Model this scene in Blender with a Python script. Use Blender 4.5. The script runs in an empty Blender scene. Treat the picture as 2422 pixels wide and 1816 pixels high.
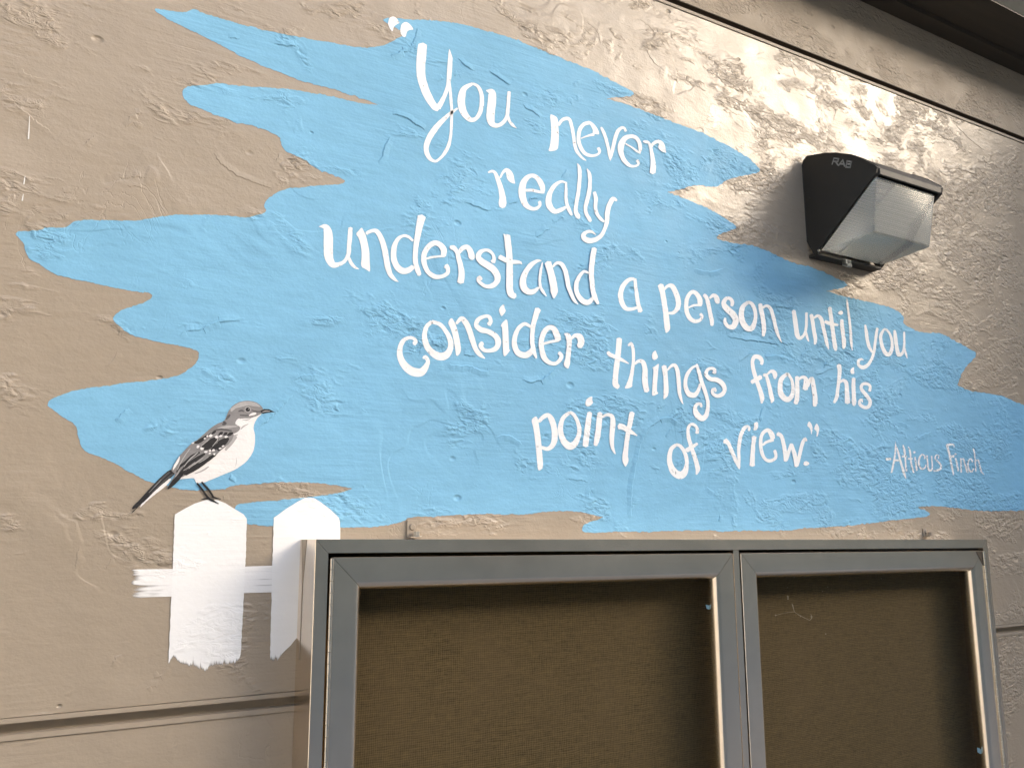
import bpy, bmesh, math, random
import numpy as np
from mathutils import Vector, Matrix
from mathutils.geometry import tessellate_polygon

random.seed(7)
S = bpy.context.scene
R = math.radians

# ------------------------------------------------------------------ camera
# The wall stands in the plane y = 0 (x along it, z up); the camera is 1.35 m in front of it.
D = 1.35            # metres from lens to wall
EYE = 1.70          # lens height above the ground
FPX = 2040.0        # focal length in pixels of the 2422 px wide photograph
PX, PY = 1211.0, 908.0
AX = np.array([4761.0 - PX, 1252.0 - PY, FPX])
AX /= np.linalg.norm(AX)
xv = 1160.0
yv = PY - (FPX * FPX + (4761.0 - PX) * (xv - PX)) / (1252.0 - PY)
UP = np.array([xv - PX, yv - PY, FPX])
UP /= np.linalg.norm(UP)
NN = np.cross(UP, AX)
if NN[2] < 0:
    NN = -NN
ROT = np.stack([AX, NN, UP])

cam = bpy.data.cameras.new("camera")
cam.sensor_width = 36.0
cam.lens = FPX / 2422.0 * 36.0
cam.clip_start = 0.02
cam.clip_end = 2000.0
cam_o = bpy.data.objects.new("camera", cam)
S.collection.objects.link(cam_o)
M3 = Matrix(((ROT[0, 0], -ROT[0, 1], -ROT[0, 2]),
             (ROT[1, 0], -ROT[1, 1], -ROT[1, 2]),
             (ROT[2, 0], -ROT[2, 1], -ROT[2, 2])))
cam_o.matrix_world = Matrix.Translation((0, -D, EYE)) @ M3.to_4x4()
S.camera = cam_o

# ------------------------------------------------------------------ sky, sun, exposure
SUN_AZ, SUN_EL = 53.0, 20.0      # degrees to the right of the wall's normal, above the horizon
sd = Vector((math.sin(R(SUN_AZ)) * math.cos(R(SUN_EL)), -math.cos(R(SUN_AZ)) * math.cos(R(SUN_EL)), math.sin(R(SUN_EL))))
world = bpy.data.worlds.new("World")
S.world = world
world.use_nodes = True
wn = world.node_tree
wn.nodes.clear()
sky = wn.nodes.new("ShaderNodeTexSky")
sky.sky_type = 'NISHITA'
sky.sun_disc = False
sky.sun_elevation = R(SUN_EL)
sky.sun_rotation = math.atan2(sd.x, sd.y)
sky.air_density = 1.0
sky.dust_density = 3.0
sky.ozone_density = 0.6
bg = wn.nodes.new("ShaderNodeBackground")
bg.inputs[1].default_value = 0.15
wo = wn.nodes.new("ShaderNodeOutputWorld")
wn.links.new(sky.outputs[0], bg.inputs[0])
wn.links.new(bg.outputs[0], wo.inputs[0])

sun = bpy.data.lights.new("sun", 'SUN')
sun.energy = 0.38
sun.angle = R(32)
sun.color = (1.0, 0.99, 0.975)
sun_o = bpy.data.objects.new("sun", sun)
S.collection.objects.link(sun_o)
sun_o.rotation_euler = (-sd).to_track_quat('-Z', 'Y').to_euler()
sun_o.location = (3, -4, 5)

S.view_settings.view_transform = 'Standard'
S.view_settings.look = 'None'
S.view_settings.exposure = 2.24
S.view_settings.gamma = 1.0

# ------------------------------------------------------------------ helpers
def at(u, v, yd=0.0):
    """photograph pixel -> point on the plane y = yd (metres)"""
    d = ROT @ np.array([u - PX, v - PY, FPX])
    t = (D + yd) / d[1]
    return Vector((d[0] * t, yd, EYE + d[2] * t))

def W(x, y, z):
    """camera-distance units (wall plane y=0, eye level z=0) -> metres"""
    return Vector((x * D, y * D, EYE + z * D))

def link(o):
    S.collection.objects.link(o)
    return o

def thing(name, label, cat, loc=(0, 0, 0), group=None):
    o = link(bpy.data.objects.new(name, None))
    o.location = loc
    o.empty_display_size = 0.05
    o["label"] = label
    o["category"] = cat
    if group:
        o["group"] = group
    return o

def tag(o, label, cat, group=None):
    o["label"] = label
    o["category"] = cat
    if group:
        o["group"] = group
    return o

class MB:
    """collects vertices and faces and builds ONE mesh object"""
    def __init__(self):
        self.v, self.f, self.m, self.c = [], [], [], []
    def vert(self, p, c=1.0):
        self.v.append(Vector(p)); self.c.append(c)
        return len(self.v) - 1
    def face(self, ids, m=0):
        self.f.append(tuple(ids)); self.m.append(m)
    def quad(self, a, b, c, d, m=0):
        i = [self.vert(p) for p in (a, b, c, d)]
        self.face(i, m)
    def box(self, a, b, m=0):
        x0, y0, z0 = a; x1, y1, z1 = b
        i = [self.vert(p) for p in ((x0, y0, z0), (x1, y0, z0), (x1, y1, z0), (x0, y1, z0),
                                    (x0, y0, z1), (x1, y0, z1), (x1, y1, z1), (x0, y1, z1))]
        for q in ((0, 1, 5, 4), (1, 2, 6, 5), (2, 3, 7, 6), (3, 0, 4, 7), (4, 5, 6, 7), (3, 2, 1, 0)):
            self.face([i[k] for k in q], m)
    def cyl(self, p0, p1, r, n=12, m=0, r1=None):
        p0, p1 = Vector(p0), Vector(p1)
        ax = (p1 - p0).normalized()
        q = ax.to_track_quat('Z', 'Y')
        r1 = r if r1 is None else r1
        a, b = [], []
        for k in range(n):
            t = 2 * math.pi * k / n
            e = q @ Vector((math.cos(t), math.sin(t), 0))
            a.append(self.vert(p0 + e * r)); b.append(self.vert(p1 + e * r1))
        for k in range(n):
            self.face((a[k], a[(k + 1) % n], b[(k + 1) % n], b[k]), m)
        self.face(list(reversed(a)), m)
        self.face(b, m)
    def poly(self, pts, m=0, c=1.0):
        """flat outline, any shape, facing the camera side (-y)"""
        pts = [Vector(p) for p in pts]
        ids = [self.vert(p, c) for p in pts]
        for t in tessellate_polygon([[Vector((p.x, p.z, 0)) for p in pts]]):
            a, b, d = (pts[k] for k in t)
            n = (b - a).cross(d - a)
            t = list(t)
            if n.y > 0:
                t.reverse()
            self.face([ids[k] for k in t], m)
    def build(self, name, mats, parent=None, smooth=False, angle=None):
        off = parent.matrix_basis.translation.copy() if parent is not None and parent.type == 'EMPTY' else Vector((0, 0, 0))
        if parent is not None and parent.type != 'EMPTY' and parent.parent is not None:
            off = parent.parent.matrix_basis.translation.copy()
        me = bpy.data.meshes.new(name)
        me.from_pydata([p - off for p in self.v], [], self.f)
        if not isinstance(mats, (list, tuple)):
            mats = [mats]
        for mt in mats:
            me.materials.append(mt)
        me.polygons.foreach_set("material_index", self.m)
        at_ = me.attributes.new("cover", 'FLOAT', 'POINT')
        at_.data.foreach_set("value", self.c)
        if smooth:
            me.polygons.foreach_set("use_smooth", [True] * len(self.f))
        me.update()
        if angle is not None:
            me.set_sharp_from_angle(angle=R(angle))
        o = link(bpy.data.objects.new(name, me))
        if parent is not None:
            o.parent = parent
        return o

def catmull(pts, closed=False, step=5.0):
    """resample a control polyline (tuples of any length) as a smooth curve"""
    P = [np.array(p, float) for p in pts]
    if closed and np.allclose(P[0][:2], P[-1][:2]):
        P = P[:-1]
    n = len(P)
    out = []
    for i in range(n if closed else n - 1):
        p1, p2 = P[i], P[(i + 1) % n]
        p0 = P[(i - 1) % n] if (closed or i > 0) else 2 * p1 - p2
        p3 = P[(i + 2) % n] if (closed or i + 2 < n) else 2 * p2 - p1
        k = max(1, int(np.linalg.norm((p2 - p1)[:2]) / step))
        for j in range(k):
            t = j / k
            out.append(0.5 * ((2 * p1) + (p2 - p0) * t + (2 * p0 - 5 * p1 + 4 * p2 - p3) * t * t
                              + (-p0 + 3 * p1 - 3 * p2 + p3) * t ** 3))
    if not closed:
        out.append(P[-1])
    return out

def wob(n, amp, f=0.35):
    """smooth random series"""
    k = max(2, int(n * f) + 2)
    c = np.random.RandomState(random.randrange(1 << 30)).uniform(-1, 1, k)
    return np.interp(np.linspace(0, k - 1, n), np.arange(k), c) * amp

LETTER_MASK = np.zeros((1830, 2440), bool)
def mark_disc(u, v, r):
    x0, x1, y0, y1 = int(u - r), int(u + r) + 2, int(v - r), int(v + r) + 2
    LETTER_MASK[max(0, y0):y1, max(0, x0):x1] = True

def to_px(p):
    d = ROT.T @ np.array([p[0], p[1] + D, p[2] - EYE])
    return PX + FPX * d[0] / d[2], PY + FPX * d[1] / d[2]

def stroke(mb, pts, y, m=0, jitter=0.5, step=4.0, caps=True, cov=None):
    """brush stroke in photograph pixels: (u, v, width) control points -> ribbon on the plane y"""
    P = catmull(pts, step=step)
    if len(P) < 2:
        return
    n = len(P)
    ja, jb = wob(n, jitter, 0.6), wob(n, jitter, 0.6)
    L, Rr = [], []
    for i, p in enumerate(P):
        a = P[max(0, i - 1)]; b = P[min(n - 1, i + 1)]
        t = (b - a)[:2]
        t = t / (np.linalg.norm(t) + 1e-9)
        nrm = np.array([-t[1], t[0]])
        w = max(0.5, p[2]) / 2
        L.append(p[:2] + nrm * (w + ja[i])); Rr.append(p[:2] - nrm * (w + jb[i]))
    c = (lambda i: 1.0) if cov is None else cov
    il = [mb.vert(at(q[0], q[1], y), c(i / (n - 1))) for i, q in enumerate(L)]
    ir = [mb.vert(at(q[0], q[1], y), c(i / (n - 1))) for i, q in enumerate(Rr)]
    for i in range(n - 1):
        mb.face((il[i], il[i + 1], ir[i + 1], ir[i]), m)
    if caps:
        for e, s in ((0, -1), (n - 1, 1)):
            a = P[0] if e == 0 else P[-1]
            b = P[1] if e == 0 else P[-2]
            t = (a - b)[:2]; t /= (np.linalg.norm(t) + 1e-9)
            w = max(0.5, a[2]) / 2
            pt = a[:2] + t * w * 0.45
            k = mb.vert(at(pt[0], pt[1], y), c(0 if e == 0 else 1))
            mb.face((il[e], k, ir[e]) if s > 0 else (ir[e], k, il[e]), m)

def nums(s, k):
    return [tuple(float(x) for x in q.split(",")) for q in s.split()]

class Tile:
    """a part of the photograph in which shapes were measured: origin and enlargement"""
    def __init__(self, x, y, s):
        self.x, self.y, self.s = x, y, s
    def p(self, q):
        r = (self.x + q[0] / self.s, self.y + q[1] / self.s)
        return r + (q[2] / self.s,) if len(q) > 2 else r
TA, TB, TC, TD, TE = Tile(890, 30, 4.608), Tile(1280, 240, 5.53), Tile(1130, 350, 5.53), Tile(740, 490, 5.53), Tile(1100, 540, 5.53)
TF, TG, TH, TI, TJ = Tile(1450, 600, 5.027), Tile(1860, 680, 5.53), Tile(920, 710, 4.608), Tile(1400, 770, 6.144), Tile(1760, 820, 5.53)
TK, TL, TM = Tile(1240, 930, 5.53), Tile(1560, 980, 5.53), Tile(2080, 1020, 7.9)
Q1, Q2, Q3, Q4 = Tile(0, 0, 2.765), Tile(800, 0, 2.765), Tile(1600, 0, 2.691), Tile(0, 600, 2.765)
Q7 = Tile(0, 1200, 2.6927)
TBIRD = Tile(280, 930, 5.53)
TLAMP = Tile(1870, 330, 5.185)

# ------------------------------------------------------------------ materials
def new_mat(name):
    m = bpy.data.materials.new(name)
    m.use_nodes = True
    nt = m.node_tree
    return m, nt, nt.nodes["Principled BSDF"], nt.nodes["Material Output"]

def N(nt, t, **kw):
    n = nt.nodes.new(t)
    for k, v in kw.items():
        setattr(n, k, v)
    return n

def val(nt, sock, v):
    if hasattr(v, "is_output") or isinstance(v, bpy.types.NodeSocket):
        nt.links.new(v, sock)
    else:
        sock.default_value = v

def math_(nt, op, a, b=0.0, c=None, clamp=False):
    n = N(nt, "ShaderNodeMath", operation=op, use_clamp=clamp)
    val(nt, n.inputs[0], a); val(nt, n.inputs[1], b)
    if c is not None:
        val(nt, n.inputs[2], c)
    return n.outputs[0]

def smooth_(nt, x, lo, hi, a=0.0, b=1.0):
    n = N(nt, "ShaderNodeMapRange", interpolation_type='SMOOTHSTEP')
    val(nt, n.inputs[0], x); val(nt, n.inputs[1], lo); val(nt, n.inputs[2], hi)
    val(nt, n.inputs[3], a); val(nt, n.inputs[4], b)
    return n.outputs[0]

def noise_(nt, vec, scale, detail=2.0, rough=0.5, dist=0.0):
    n = N(nt, "ShaderNodeTexNoise")
    nt.links.new(vec, n.inputs["Vector"])
    n.inputs["Scale"].default_value = scale
    n.inputs["Detail"].default_value = detail
    n.inputs["Roughness"].default_value = rough
    n.inputs["Distortion"].default_value = dist
    return n.outputs["Fac"]

def mapped(nt, vec, scale=(1, 1, 1), rot=(0, 0, 0), loc=(0, 0, 0)):
    n = N(nt, "ShaderNodeMapping")
    nt.links.new(vec, n.inputs[0])
    n.inputs["Location"].default_value = loc
    n.inputs["Rotation"].default_value = rot
    n.inputs["Scale"].default_value = scale
    return n.outputs[0]

def mix_col(nt, f, a, b):
    n = N(nt, "ShaderNodeMix", data_type='RGBA')
    val(nt, n.inputs[0], f); val(nt, n.inputs[6], a); val(nt, n.inputs[7], b)
    return n.outputs[2]

def relief_group():
    """trowelled stucco: terraced trowel passes, rubble patches, pits, strokes and grain; height in metres"""
    g = bpy.data.node_groups.new("trowelled stucco relief", 'ShaderNodeTree')
    g.interface.new_socket("Strength", in_out='INPUT', socket_type='NodeSocketFloat')
    g.interface.new_socket("Normal", in_out='OUTPUT', socket_type='NodeSocketVector')
    g.interface.new_socket("Rough", in_out='OUTPUT', socket_type='NodeSocketFloat')
    gi = g.nodes.new("NodeGroupInput"); go = g.nodes.new("NodeGroupOutput")
    geo = g.nodes.new("ShaderNodeNewGeometry")
    pos = geo.outputs["Position"]
    flat = mapped(g, pos, (1, 0.0, 1))
    sep = N(g, "ShaderNodeSeparateXYZ"); g.links.new(flat, sep.inputs[0])
    # rubble patches: more of them towards the right of the wall
    tilt = mapped(g, flat, (0.75, 1, 1.35), (0, R(28), 0))
    big = noise_(g, tilt, 7.0, 4.0, 0.66, 0.4)
    shift = smooth_(g, sep.outputs[0], 0.2, 2.4, 0.0, 0.11)
    patch = smooth_(g, math_(g, 'ADD', big, shift), 0.545, 0.66)
    rubv = mapped(g, flat, (0.62, 1, 1.25), (0, R(18), 0))
    dis = N(g, "ShaderNodeTexNoise"); g.links.new(rubv, dis.inputs["Vector"]); dis.inputs["Scale"].default_value = 45.0; dis.inputs["Detail"].default_value = 2.0
    off = N(g, "ShaderNodeVectorMath", operation='SCALE'); g.links.new(dis.outputs["Color"], off.inputs[0]); off.inputs["Scale"].default_value = 0.028
    add = N(g, "ShaderNodeVectorMath", operation='ADD'); g.links.new(rubv, add.inputs[0]); g.links.new(off.outputs[0], add.inputs[1])
    rv = N(g, "ShaderNodeTexVoronoi"); g.links.new(add.outputs[0], rv.inputs["Vector"]); rv.inputs["Scale"].default_value = 72.0
    rs = N(g, "ShaderNodeSeparateColor"); g.links.new(rv.outputs["Color"], rs.inputs[0])
    dent = smooth_(g, rv.outputs["Distance"], 0.08, 0.62, -0.0032, 0.0)
    dent = math_(g, 'MULTIPLY', dent, smooth_(g, rs.outputs[0], 0.30, 0.75))
    rub_b = noise_(g, mapped(g, flat, (0.7, 1, 1.4), (0, R(25), 0), (3, 0, 1)), 110.0, 2.0, 0.6, 0.4)
    rub_a = noise_(g, mapped(g, flat, (0.8, 1, 1.5), (0, R(32), 0)), 58.0, 3.0, 0.6, 0.9)
    rub_a = math_(g, 'MULTIPLY', smooth_(g, rub_a, 0.34, 0.68), 0.0017)
    dent = math_(g, 'ADD', math_(g, 'MULTIPLY', dent, 0.7), rub_a)
    rub = math_(g, 'MULTIPLY', math_(g, 'ADD', dent, math_(g, 'MULTIPLY', rub_b, 0.0012)), patch)
    hgt = rub
    n1 = noise_(g, flat, 2.6, 3.0, 0.55, 0.8)
    fade = smooth_(g, noise_(g, flat, 6.0, 1.0), 0.42, 0.60)
    part = smooth_(g, noise_(g, mapped(g, flat, (1, 1, 1), (0, 0, 0), (7, 0, 3)), 3.2, 2.0, 0.5), 0.46, 0.66)
    for lo, w, h in ((0.40, 0.014, 0.0007), (0.475, 0.012, 0.0008), (0.53, 0.014, 0.0008), (0.60, 0.012, 0.0007)):
        st = smooth_(g, n1, lo, math_(g, 'ADD', lo + w, math_(g, 'MULTIPLY', fade, 0.05)), 0.0, h)
        hgt = math_(g, 'ADD', hgt, math_(g, 'MULTIPLY', st, part))
    # a second family of small ridged creases
    n2 = noise_(g, mapped(g, flat, (1.2, 1, 0.9), (0, R(-40), 0), (5, 0, 2)), 7.0, 4.0, 0.6, 1.4)
    cr = math_(g, 'ABSOLUTE', math_(g, 'SUBTRACT', n2, 0.5))
    cr = smooth_(g, cr, 0.0, 0.014, 1.0, 0.0)
    crm = smooth_(g, noise_(g, flat, 4.0, 2.0, 0.5, 0.3), 0.57, 0.66)
    hgt = math_(g, 'ADD', hgt, math_(g, 'MULTIPLY', math_(g, 'MULTIPLY', cr, crm), -0.0003))
    # pits
    vo = N(g, "ShaderNodeTexVoronoi"); g.links.new(mapped(g, flat, (1, 1, 1.5)), vo.inputs["Vector"])
    vo.inputs["Scale"].default_value = 13.0
    sepc = N(g, "ShaderNodeSeparateColor"); g.links.new(vo.outputs["Color"], sepc.inputs[0])
    pit = smooth_(g, vo.outputs["Distance"], math_(g, 'MULTIPLY', sepc.outputs[0], 0.04), math_(g, 'ADD', math_(g, 'MULTIPLY', sepc.outputs[0], 0.10), 0.05), -0.0024, 0.0)
    pm = math_(g, 'GREATER_THAN', sepc.outputs[1], 0.60)
    hgt = math_(g, 'ADD', hgt, math_(g, 'MULTIPLY', pit, pm))
    # brush and trowel strokes
    sw = noise_(g, mapped(g, flat, (9, 1, 150), (0, R(9), 0)), 1.0, 2.0, 0.5, 0.4)
    swm = smooth_(g, noise_(g, flat, 3.3, 1.0, 0.5), 0.42, 0.62)
    hgt = math_(g, 'ADD', hgt, math_(g, 'MULTIPLY', math_(g, 'MULTIPLY', sw, swm), 0.0010))
    # slow unevenness and paint grain
    hgt = math_(g, 'ADD', hgt, math_(g, 'MULTIPLY', noise_(g, flat, 9.0, 2.0), 0.0025))
    hgt = math_(g, 'ADD', hgt, math_(g, 'MULTIPLY', noise_(g, mapped(g, flat, (0.7, 1, 1.3), (0, R(20), 0)), 46.0, 3.0, 0.6), 0.0012))
    hgt = math_(g, 'ADD', hgt, math_(g, 'MULTIPLY', noise_(g, flat, 190.0, 3.0, 0.6), 0.00045))
    b = N(g, "ShaderNodeBump")
    b.inputs["Distance"].default_value = 1.0
    g.links.new(hgt, b.inputs["Height"])
    g.links.new(gi.outputs[0], b.inputs["Strength"])
    g.links.new(b.outputs[0], go.inputs[0])
    g.links.new(patch, go.inputs[1])
    return g

RELIEF = relief_group()

def paint_mat(name, col, rough=0.45, spec=0.5, var=0.06, strength=1.0, cover=None, bristle=(6, 1, 90), soak=0.0, soft=0.09):
    """house paint over the stucco; cover: dry-brush edges that let the coat below show"""
    m, nt, bsdf, out = new_mat(name)
    geo = N(nt, "ShaderNodeNewGeometry")
    pos = geo.outputs["Position"]
    g = N(nt, "ShaderNodeGroup"); g.node_tree = RELIEF
    g.inputs[0].default_value = strength
    nt.links.new(g.outputs[0], bsdf.inputs["Normal"])
    n1 = noise_(nt, pos, 3.0, 4.0, 0.6, 0.3)
    n2 = noise_(nt, mapped(nt, pos, (14, 1, 60)), 1.0, 3.0, 0.6)
    f = math_(nt, 'ADD', math_(nt, 'MULTIPLY', n1, 0.6), math_(nt, 'MULTIPLY', n2, 0.4))
    dk = tuple(c * (1 - var) for c in col) + (1,)
    lt = tuple(min(0.86, c * (1 + var)) for c in col) + (1,)
    nt.links.new(mix_col(nt, smooth_(nt, f, 0.3, 0.7), dk, lt), bsdf.inputs["Base Color"])
    r = smooth_(nt, noise_(nt, pos, 14.0, 3.0), 0.3, 0.7, rough * 0.85, min(1, rough * 1.2))
    nt.links.new(r, bsdf.inputs["Roughness"])
    bsdf.inputs["Specular IOR Level"].default_value = spec
    if cover:
        a = N(nt, "ShaderNodeAttribute", attribute_name="cover")
        br = noise_(nt, mapped(nt, pos, bristle), 1.0, 3.0, 0.65, 0.2)
        br = smooth_(nt, br, 0.28, 0.72)
        al = smooth_(nt, math_(nt, 'SUBTRACT', a.outputs["Fac"], br), -soft, soft * 1.2)
        if soak:
            sk = noise_(nt, pos, 170.0, 2.0, 0.6, 0.4)
            sk = smooth_(nt, sk, soak, soak + 0.10, 1.0, 0.25)
            al = math_(nt, 'MULTIPLY', al, sk)
        nt.links.new(al, bsdf.inputs["Alpha"])
    return m

TAN = paint_mat("tan semi gloss wall paint", (0.335, 0.278, 0.213), 0.36, 0.5, 0.03)
CREAM = paint_mat("cream paint of added wing", (0.76, 0.74, 0.69), 0.6, 0.3, 0.04)  # pale coat of the added left wing, brightens reflections in the metal
TAN_DULL = paint_mat("tan duller wall paint", (0.335, 0.278, 0.213), 0.6, 0.3, 0.05)
BLUE = paint_mat("sky blue mural paint", (0.203, 0.440, 0.635), 0.55, 0.10, 0.08, 1.0)
BLUE_EDGE = paint_mat("sky blue brushed edge", (0.203, 0.440, 0.635), 0.55, 0.08, 0.04, 0.95, cover=True, bristle=(70, 1, 70))
WHITE = paint_mat("white lettering paint", (0.80, 0.805, 0.81), 0.5, 0.2, 0.02, 0.4, cover=True, bristle=(90, 1, 90), soak=0.70)
WHITE_THIN = paint_mat("thin white signature paint", (0.76, 0.77, 0.775), 0.5, 0.4, 0.03, 0.8, cover=True, bristle=(90, 1, 90), soak=0.56)
FENCE = paint_mat("white fence paint brushed upright", (0.81, 0.81, 0.81), 0.5, 0.2, 0.02, 0.35, cover=True, bristle=(260, 1, 20), soft=0.45)
FENCE_H = paint_mat("white fence paint brushed level", (0.79, 0.785, 0.785), 0.5, 0.2, 0.03, 0.4, cover=True, bristle=(9, 1, 230), soft=0.34)
B_CREAM = paint_mat("bird cream paint", (0.77, 0.75, 0.74), 0.5, 0.3, 0.05, 0.85)
B_GREY = paint_mat("bird mid grey paint", (0.225, 0.215, 0.215), 0.5, 0.3, 0.16, 0.85)
B_SOFT = paint_mat("bird soft grey paint", (0.40, 0.385, 0.38), 0.5, 0.3, 0.12, 0.85)
B_DARK = paint_mat("bird charcoal paint", (0.022, 0.021, 0.022), 0.5, 0.3, 0.25, 0.85)
B_SLATE = paint_mat("bird slate paint", (0.085, 0.082, 0.085), 0.5, 0.3, 0.25, 0.85)

def metal_mat(name, col, rough, streak=(1, 1, 60), var=0.25, metallic=1.0):
    m, nt, bsdf, out = new_mat(name)
    geo = N(nt, "ShaderNodeNewGeometry")
    n1 = noise_(nt, mapped(nt, geo.outputs["Position"], streak), 1.0, 4.0, 0.6)
    n2 = noise_(nt, geo.outputs["Position"], 22.0, 4.0, 0.65, 0.5)
    f = smooth_(nt, math_(nt, 'ADD', math_(nt, 'MULTIPLY', n1, 0.5), math_(nt, 'MULTIPLY', n2, 0.5)), 0.15, 0.85)
    dk = tuple(c * (1 - var) for c in col) + (1,)
    nt.links.new(mix_col(nt, f, dk, tuple(col) + (1,)), bsdf.inputs["Base Color"])
    bsdf.inputs["Metallic"].default_value = metallic
    nt.links.new(smooth_(nt, n2, 0.0, 1.0, rough * 0.93, rough * 1.07), bsdf.inputs["Roughness"])
    b = N(nt, "ShaderNodeBump"); b.inputs["Distance"].default_value = 0.0001; b.inputs["Strength"].default_value = 0.3
    nt.links.new(n1, b.inputs["Height"]); nt.links.new(b.outputs[0], bsdf.inputs["Normal"])
    return m

ALU = metal_mat("weathered anodised aluminium", (0.92, 0.81, 0.68), 0.23, (40, 40, 40), 0.12, 1.0)
HINGE = metal_mat("bright hinge metal", (0.72, 0.69, 0.63), 0.3, (30, 30, 30))
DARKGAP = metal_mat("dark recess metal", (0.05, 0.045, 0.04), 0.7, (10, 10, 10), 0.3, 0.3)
RUST = metal_mat("brown stained recess", (0.10, 0.075, 0.05), 0.8, (40, 40, 40), 0.6, 0.2)
BRONZE = metal_mat("dark bronze painted metal", (0.019, 0.017, 0.014), 0.62, (40, 40, 40), 0.3, 0.0)
LOGO = metal_mat("grey logo paint", (0.27, 0.27, 0.26), 0.5, (40, 40, 40), 0.1, 0.0)
STEEL = metal_mat("small bolt steel", (0.55, 0.53, 0.49), 0.4, (60, 60, 60))
TRIM = metal_mat("tan painted trim", (0.335, 0.278, 0.213), 0.62, (20, 20, 20), 0.08, 0.0)
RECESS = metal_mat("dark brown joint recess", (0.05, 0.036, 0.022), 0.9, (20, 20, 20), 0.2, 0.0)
EAVE_D = metal_mat("dark brown eave boards", (0.060, 0.048, 0.034), 0.6, (2, 60, 60), 0.4, 0.0)
EAVE_L = metal_mat("weathered grey roof deck", (0.24, 0.235, 0.20), 0.8, (3, 40, 40), 0.35, 0.0)

def burlap():
    m, nt, bsdf, out = new_mat("brown woven burlap")
    geo = N(nt, "ShaderNodeNewGeometry")
    p = geo.outputs["Position"]
    def weave(sc, seed):
        n = noise_(nt, mapped(nt, p, sc, (0, R(0.6), 0), (seed, 0, seed)), 1.0, 3.0, 0.7)
        return n
    wp = N(nt, "ShaderNodeVectorMath", operation='ADD'); nt.links.new(p, wp.inputs[0])
    wn_ = N(nt, "ShaderNodeTexNoise"); nt.links.new(p, wn_.inputs["Vector"]); wn_.inputs["Scale"].default_value = 35.0
    ws = N(nt, "ShaderNodeVectorMath", operation='SCALE'); nt.links.new(wn_.outputs["Color"], ws.inputs[0]); ws.inputs["Scale"].default_value = 0.006
    nt.links.new(ws.outputs[0], wp.inputs[1])
    def thread(ax):
        w = N(nt, "ShaderNodeTexWave", wave_type='BANDS', bands_direction=ax)
        nt.links.new(wp.outputs[0], w.inputs["Vector"]); w.inputs["Scale"].default_value = 88.0
        w.inputs["Distortion"].default_value = 0.0
        return w.outputs["Fac"]
    grid = math_(nt, 'MULTIPLY', math_(nt, 'ADD', thread('X'), thread('Z')), 0.5)
    h = weave((60, 1, 330), 1.0)
    v = weave((330, 1, 60), 4.0)
    sl = noise_(nt, mapped(nt, p, (16, 1, 170)), 1.0, 3.0, 0.65)
    fade = noise_(nt, p, 5.0, 3.0, 0.6, 0.4)
    f = math_(nt, 'ADD', math_(nt, 'MULTIPLY', h, 0.40), math_(nt, 'MULTIPLY', v, 0.32))
    f = math_(nt, 'ADD', f, math_(nt, 'MULTIPLY', sl, 0.28))
    f = math_(nt, 'ADD', math_(nt, 'MULTIPLY', f, 0.8), math_(nt, 'MULTIPLY', grid, 0.2))
    c = mix_col(nt, smooth_(nt, f, 0.34, 0.66), (0.050, 0.032, 0.010, 1), (0.158, 0.108, 0.040, 1))
    c = mix_col(nt, smooth_(nt, fade, 0.35, 0.7, 0.0, 0.35), c, (0.132, 0.088, 0.038, 1))
    nt.links.new(c, bsdf.inputs["Base Color"])
    bsdf.inputs["Roughness"].default_value = 0.9
    b = N(nt, "ShaderNodeBump"); b.inputs["Distance"].default_value = 0.0008; b.inputs["Strength"].default_value = 0.8
    nt.links.new(f, b.inputs["Height"]); nt.links.new(b.outputs[0], bsdf.inputs["Normal"])
    return m
BURLAP = burlap()

def pane_mat():
    m, nt, bsdf, out = new_mat("thin acrylic pane")
    nt.nodes.remove(bsdf)
    tr = N(nt, "ShaderNodeBsdfTransparent"); tr.inputs[0].default_value = (0.95, 0.95, 0.93, 1)
    gl = N(nt, "ShaderNodeBsdfGlossy"); gl.inputs["Roughness"].default_value = 0.06
    fr = N(nt, "ShaderNodeFresnel"); fr.inputs[0].default_value = 1.35
    mx = N(nt, "ShaderNodeMixShader")
    nt.links.new(math_(nt, 'MULTIPLY', fr.outputs[0], 0.35), mx.inputs[0])
    nt.links.new(tr.outputs[0], mx.inputs[1]); nt.links.new(gl.outputs[0], mx.inputs[2])
    nt.links.new(mx.outputs[0], out.inputs[0])
    return m
PANE = pane_mat()

def lens_mat():
    m, nt, bsdf, out = new_mat("ribbed prismatic glass")
    geo = N(nt, "ShaderNodeNewGeometry")
    wv = N(nt, "ShaderNodeTexWave", wave_type='BANDS', bands_direction='Z')
    nt.links.new(geo.outputs["Position"], wv.inputs["Vector"])
    wv.inputs["Scale"].default_value = 70.0
    wv.inputs["Distortion"].default_value = 0.0
    b = N(nt, "ShaderNodeBump"); b.inputs["Distance"].default_value = 0.00015; b.inputs["Strength"].default_value = 0.6
    nt.links.new(wv.outputs["Fac"], b.inputs["Height"]); nt.links.new(b.outputs[0], bsdf.inputs["Normal"])
    nt.links.new(mix_col(nt, wv.outputs["Fac"], (0.62, 0.62, 0.58, 1), (0.86, 0.86, 0.82, 1)), bsdf.inputs["Base Color"])
    bsdf.inputs["Transmission Weight"].default_value = 0.74
    bsdf.inputs["Roughness"].default_value = 0.2
    bsdf.inputs["IOR"].default_value = 1.2
    return m
LENS = lens_mat()

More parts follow.
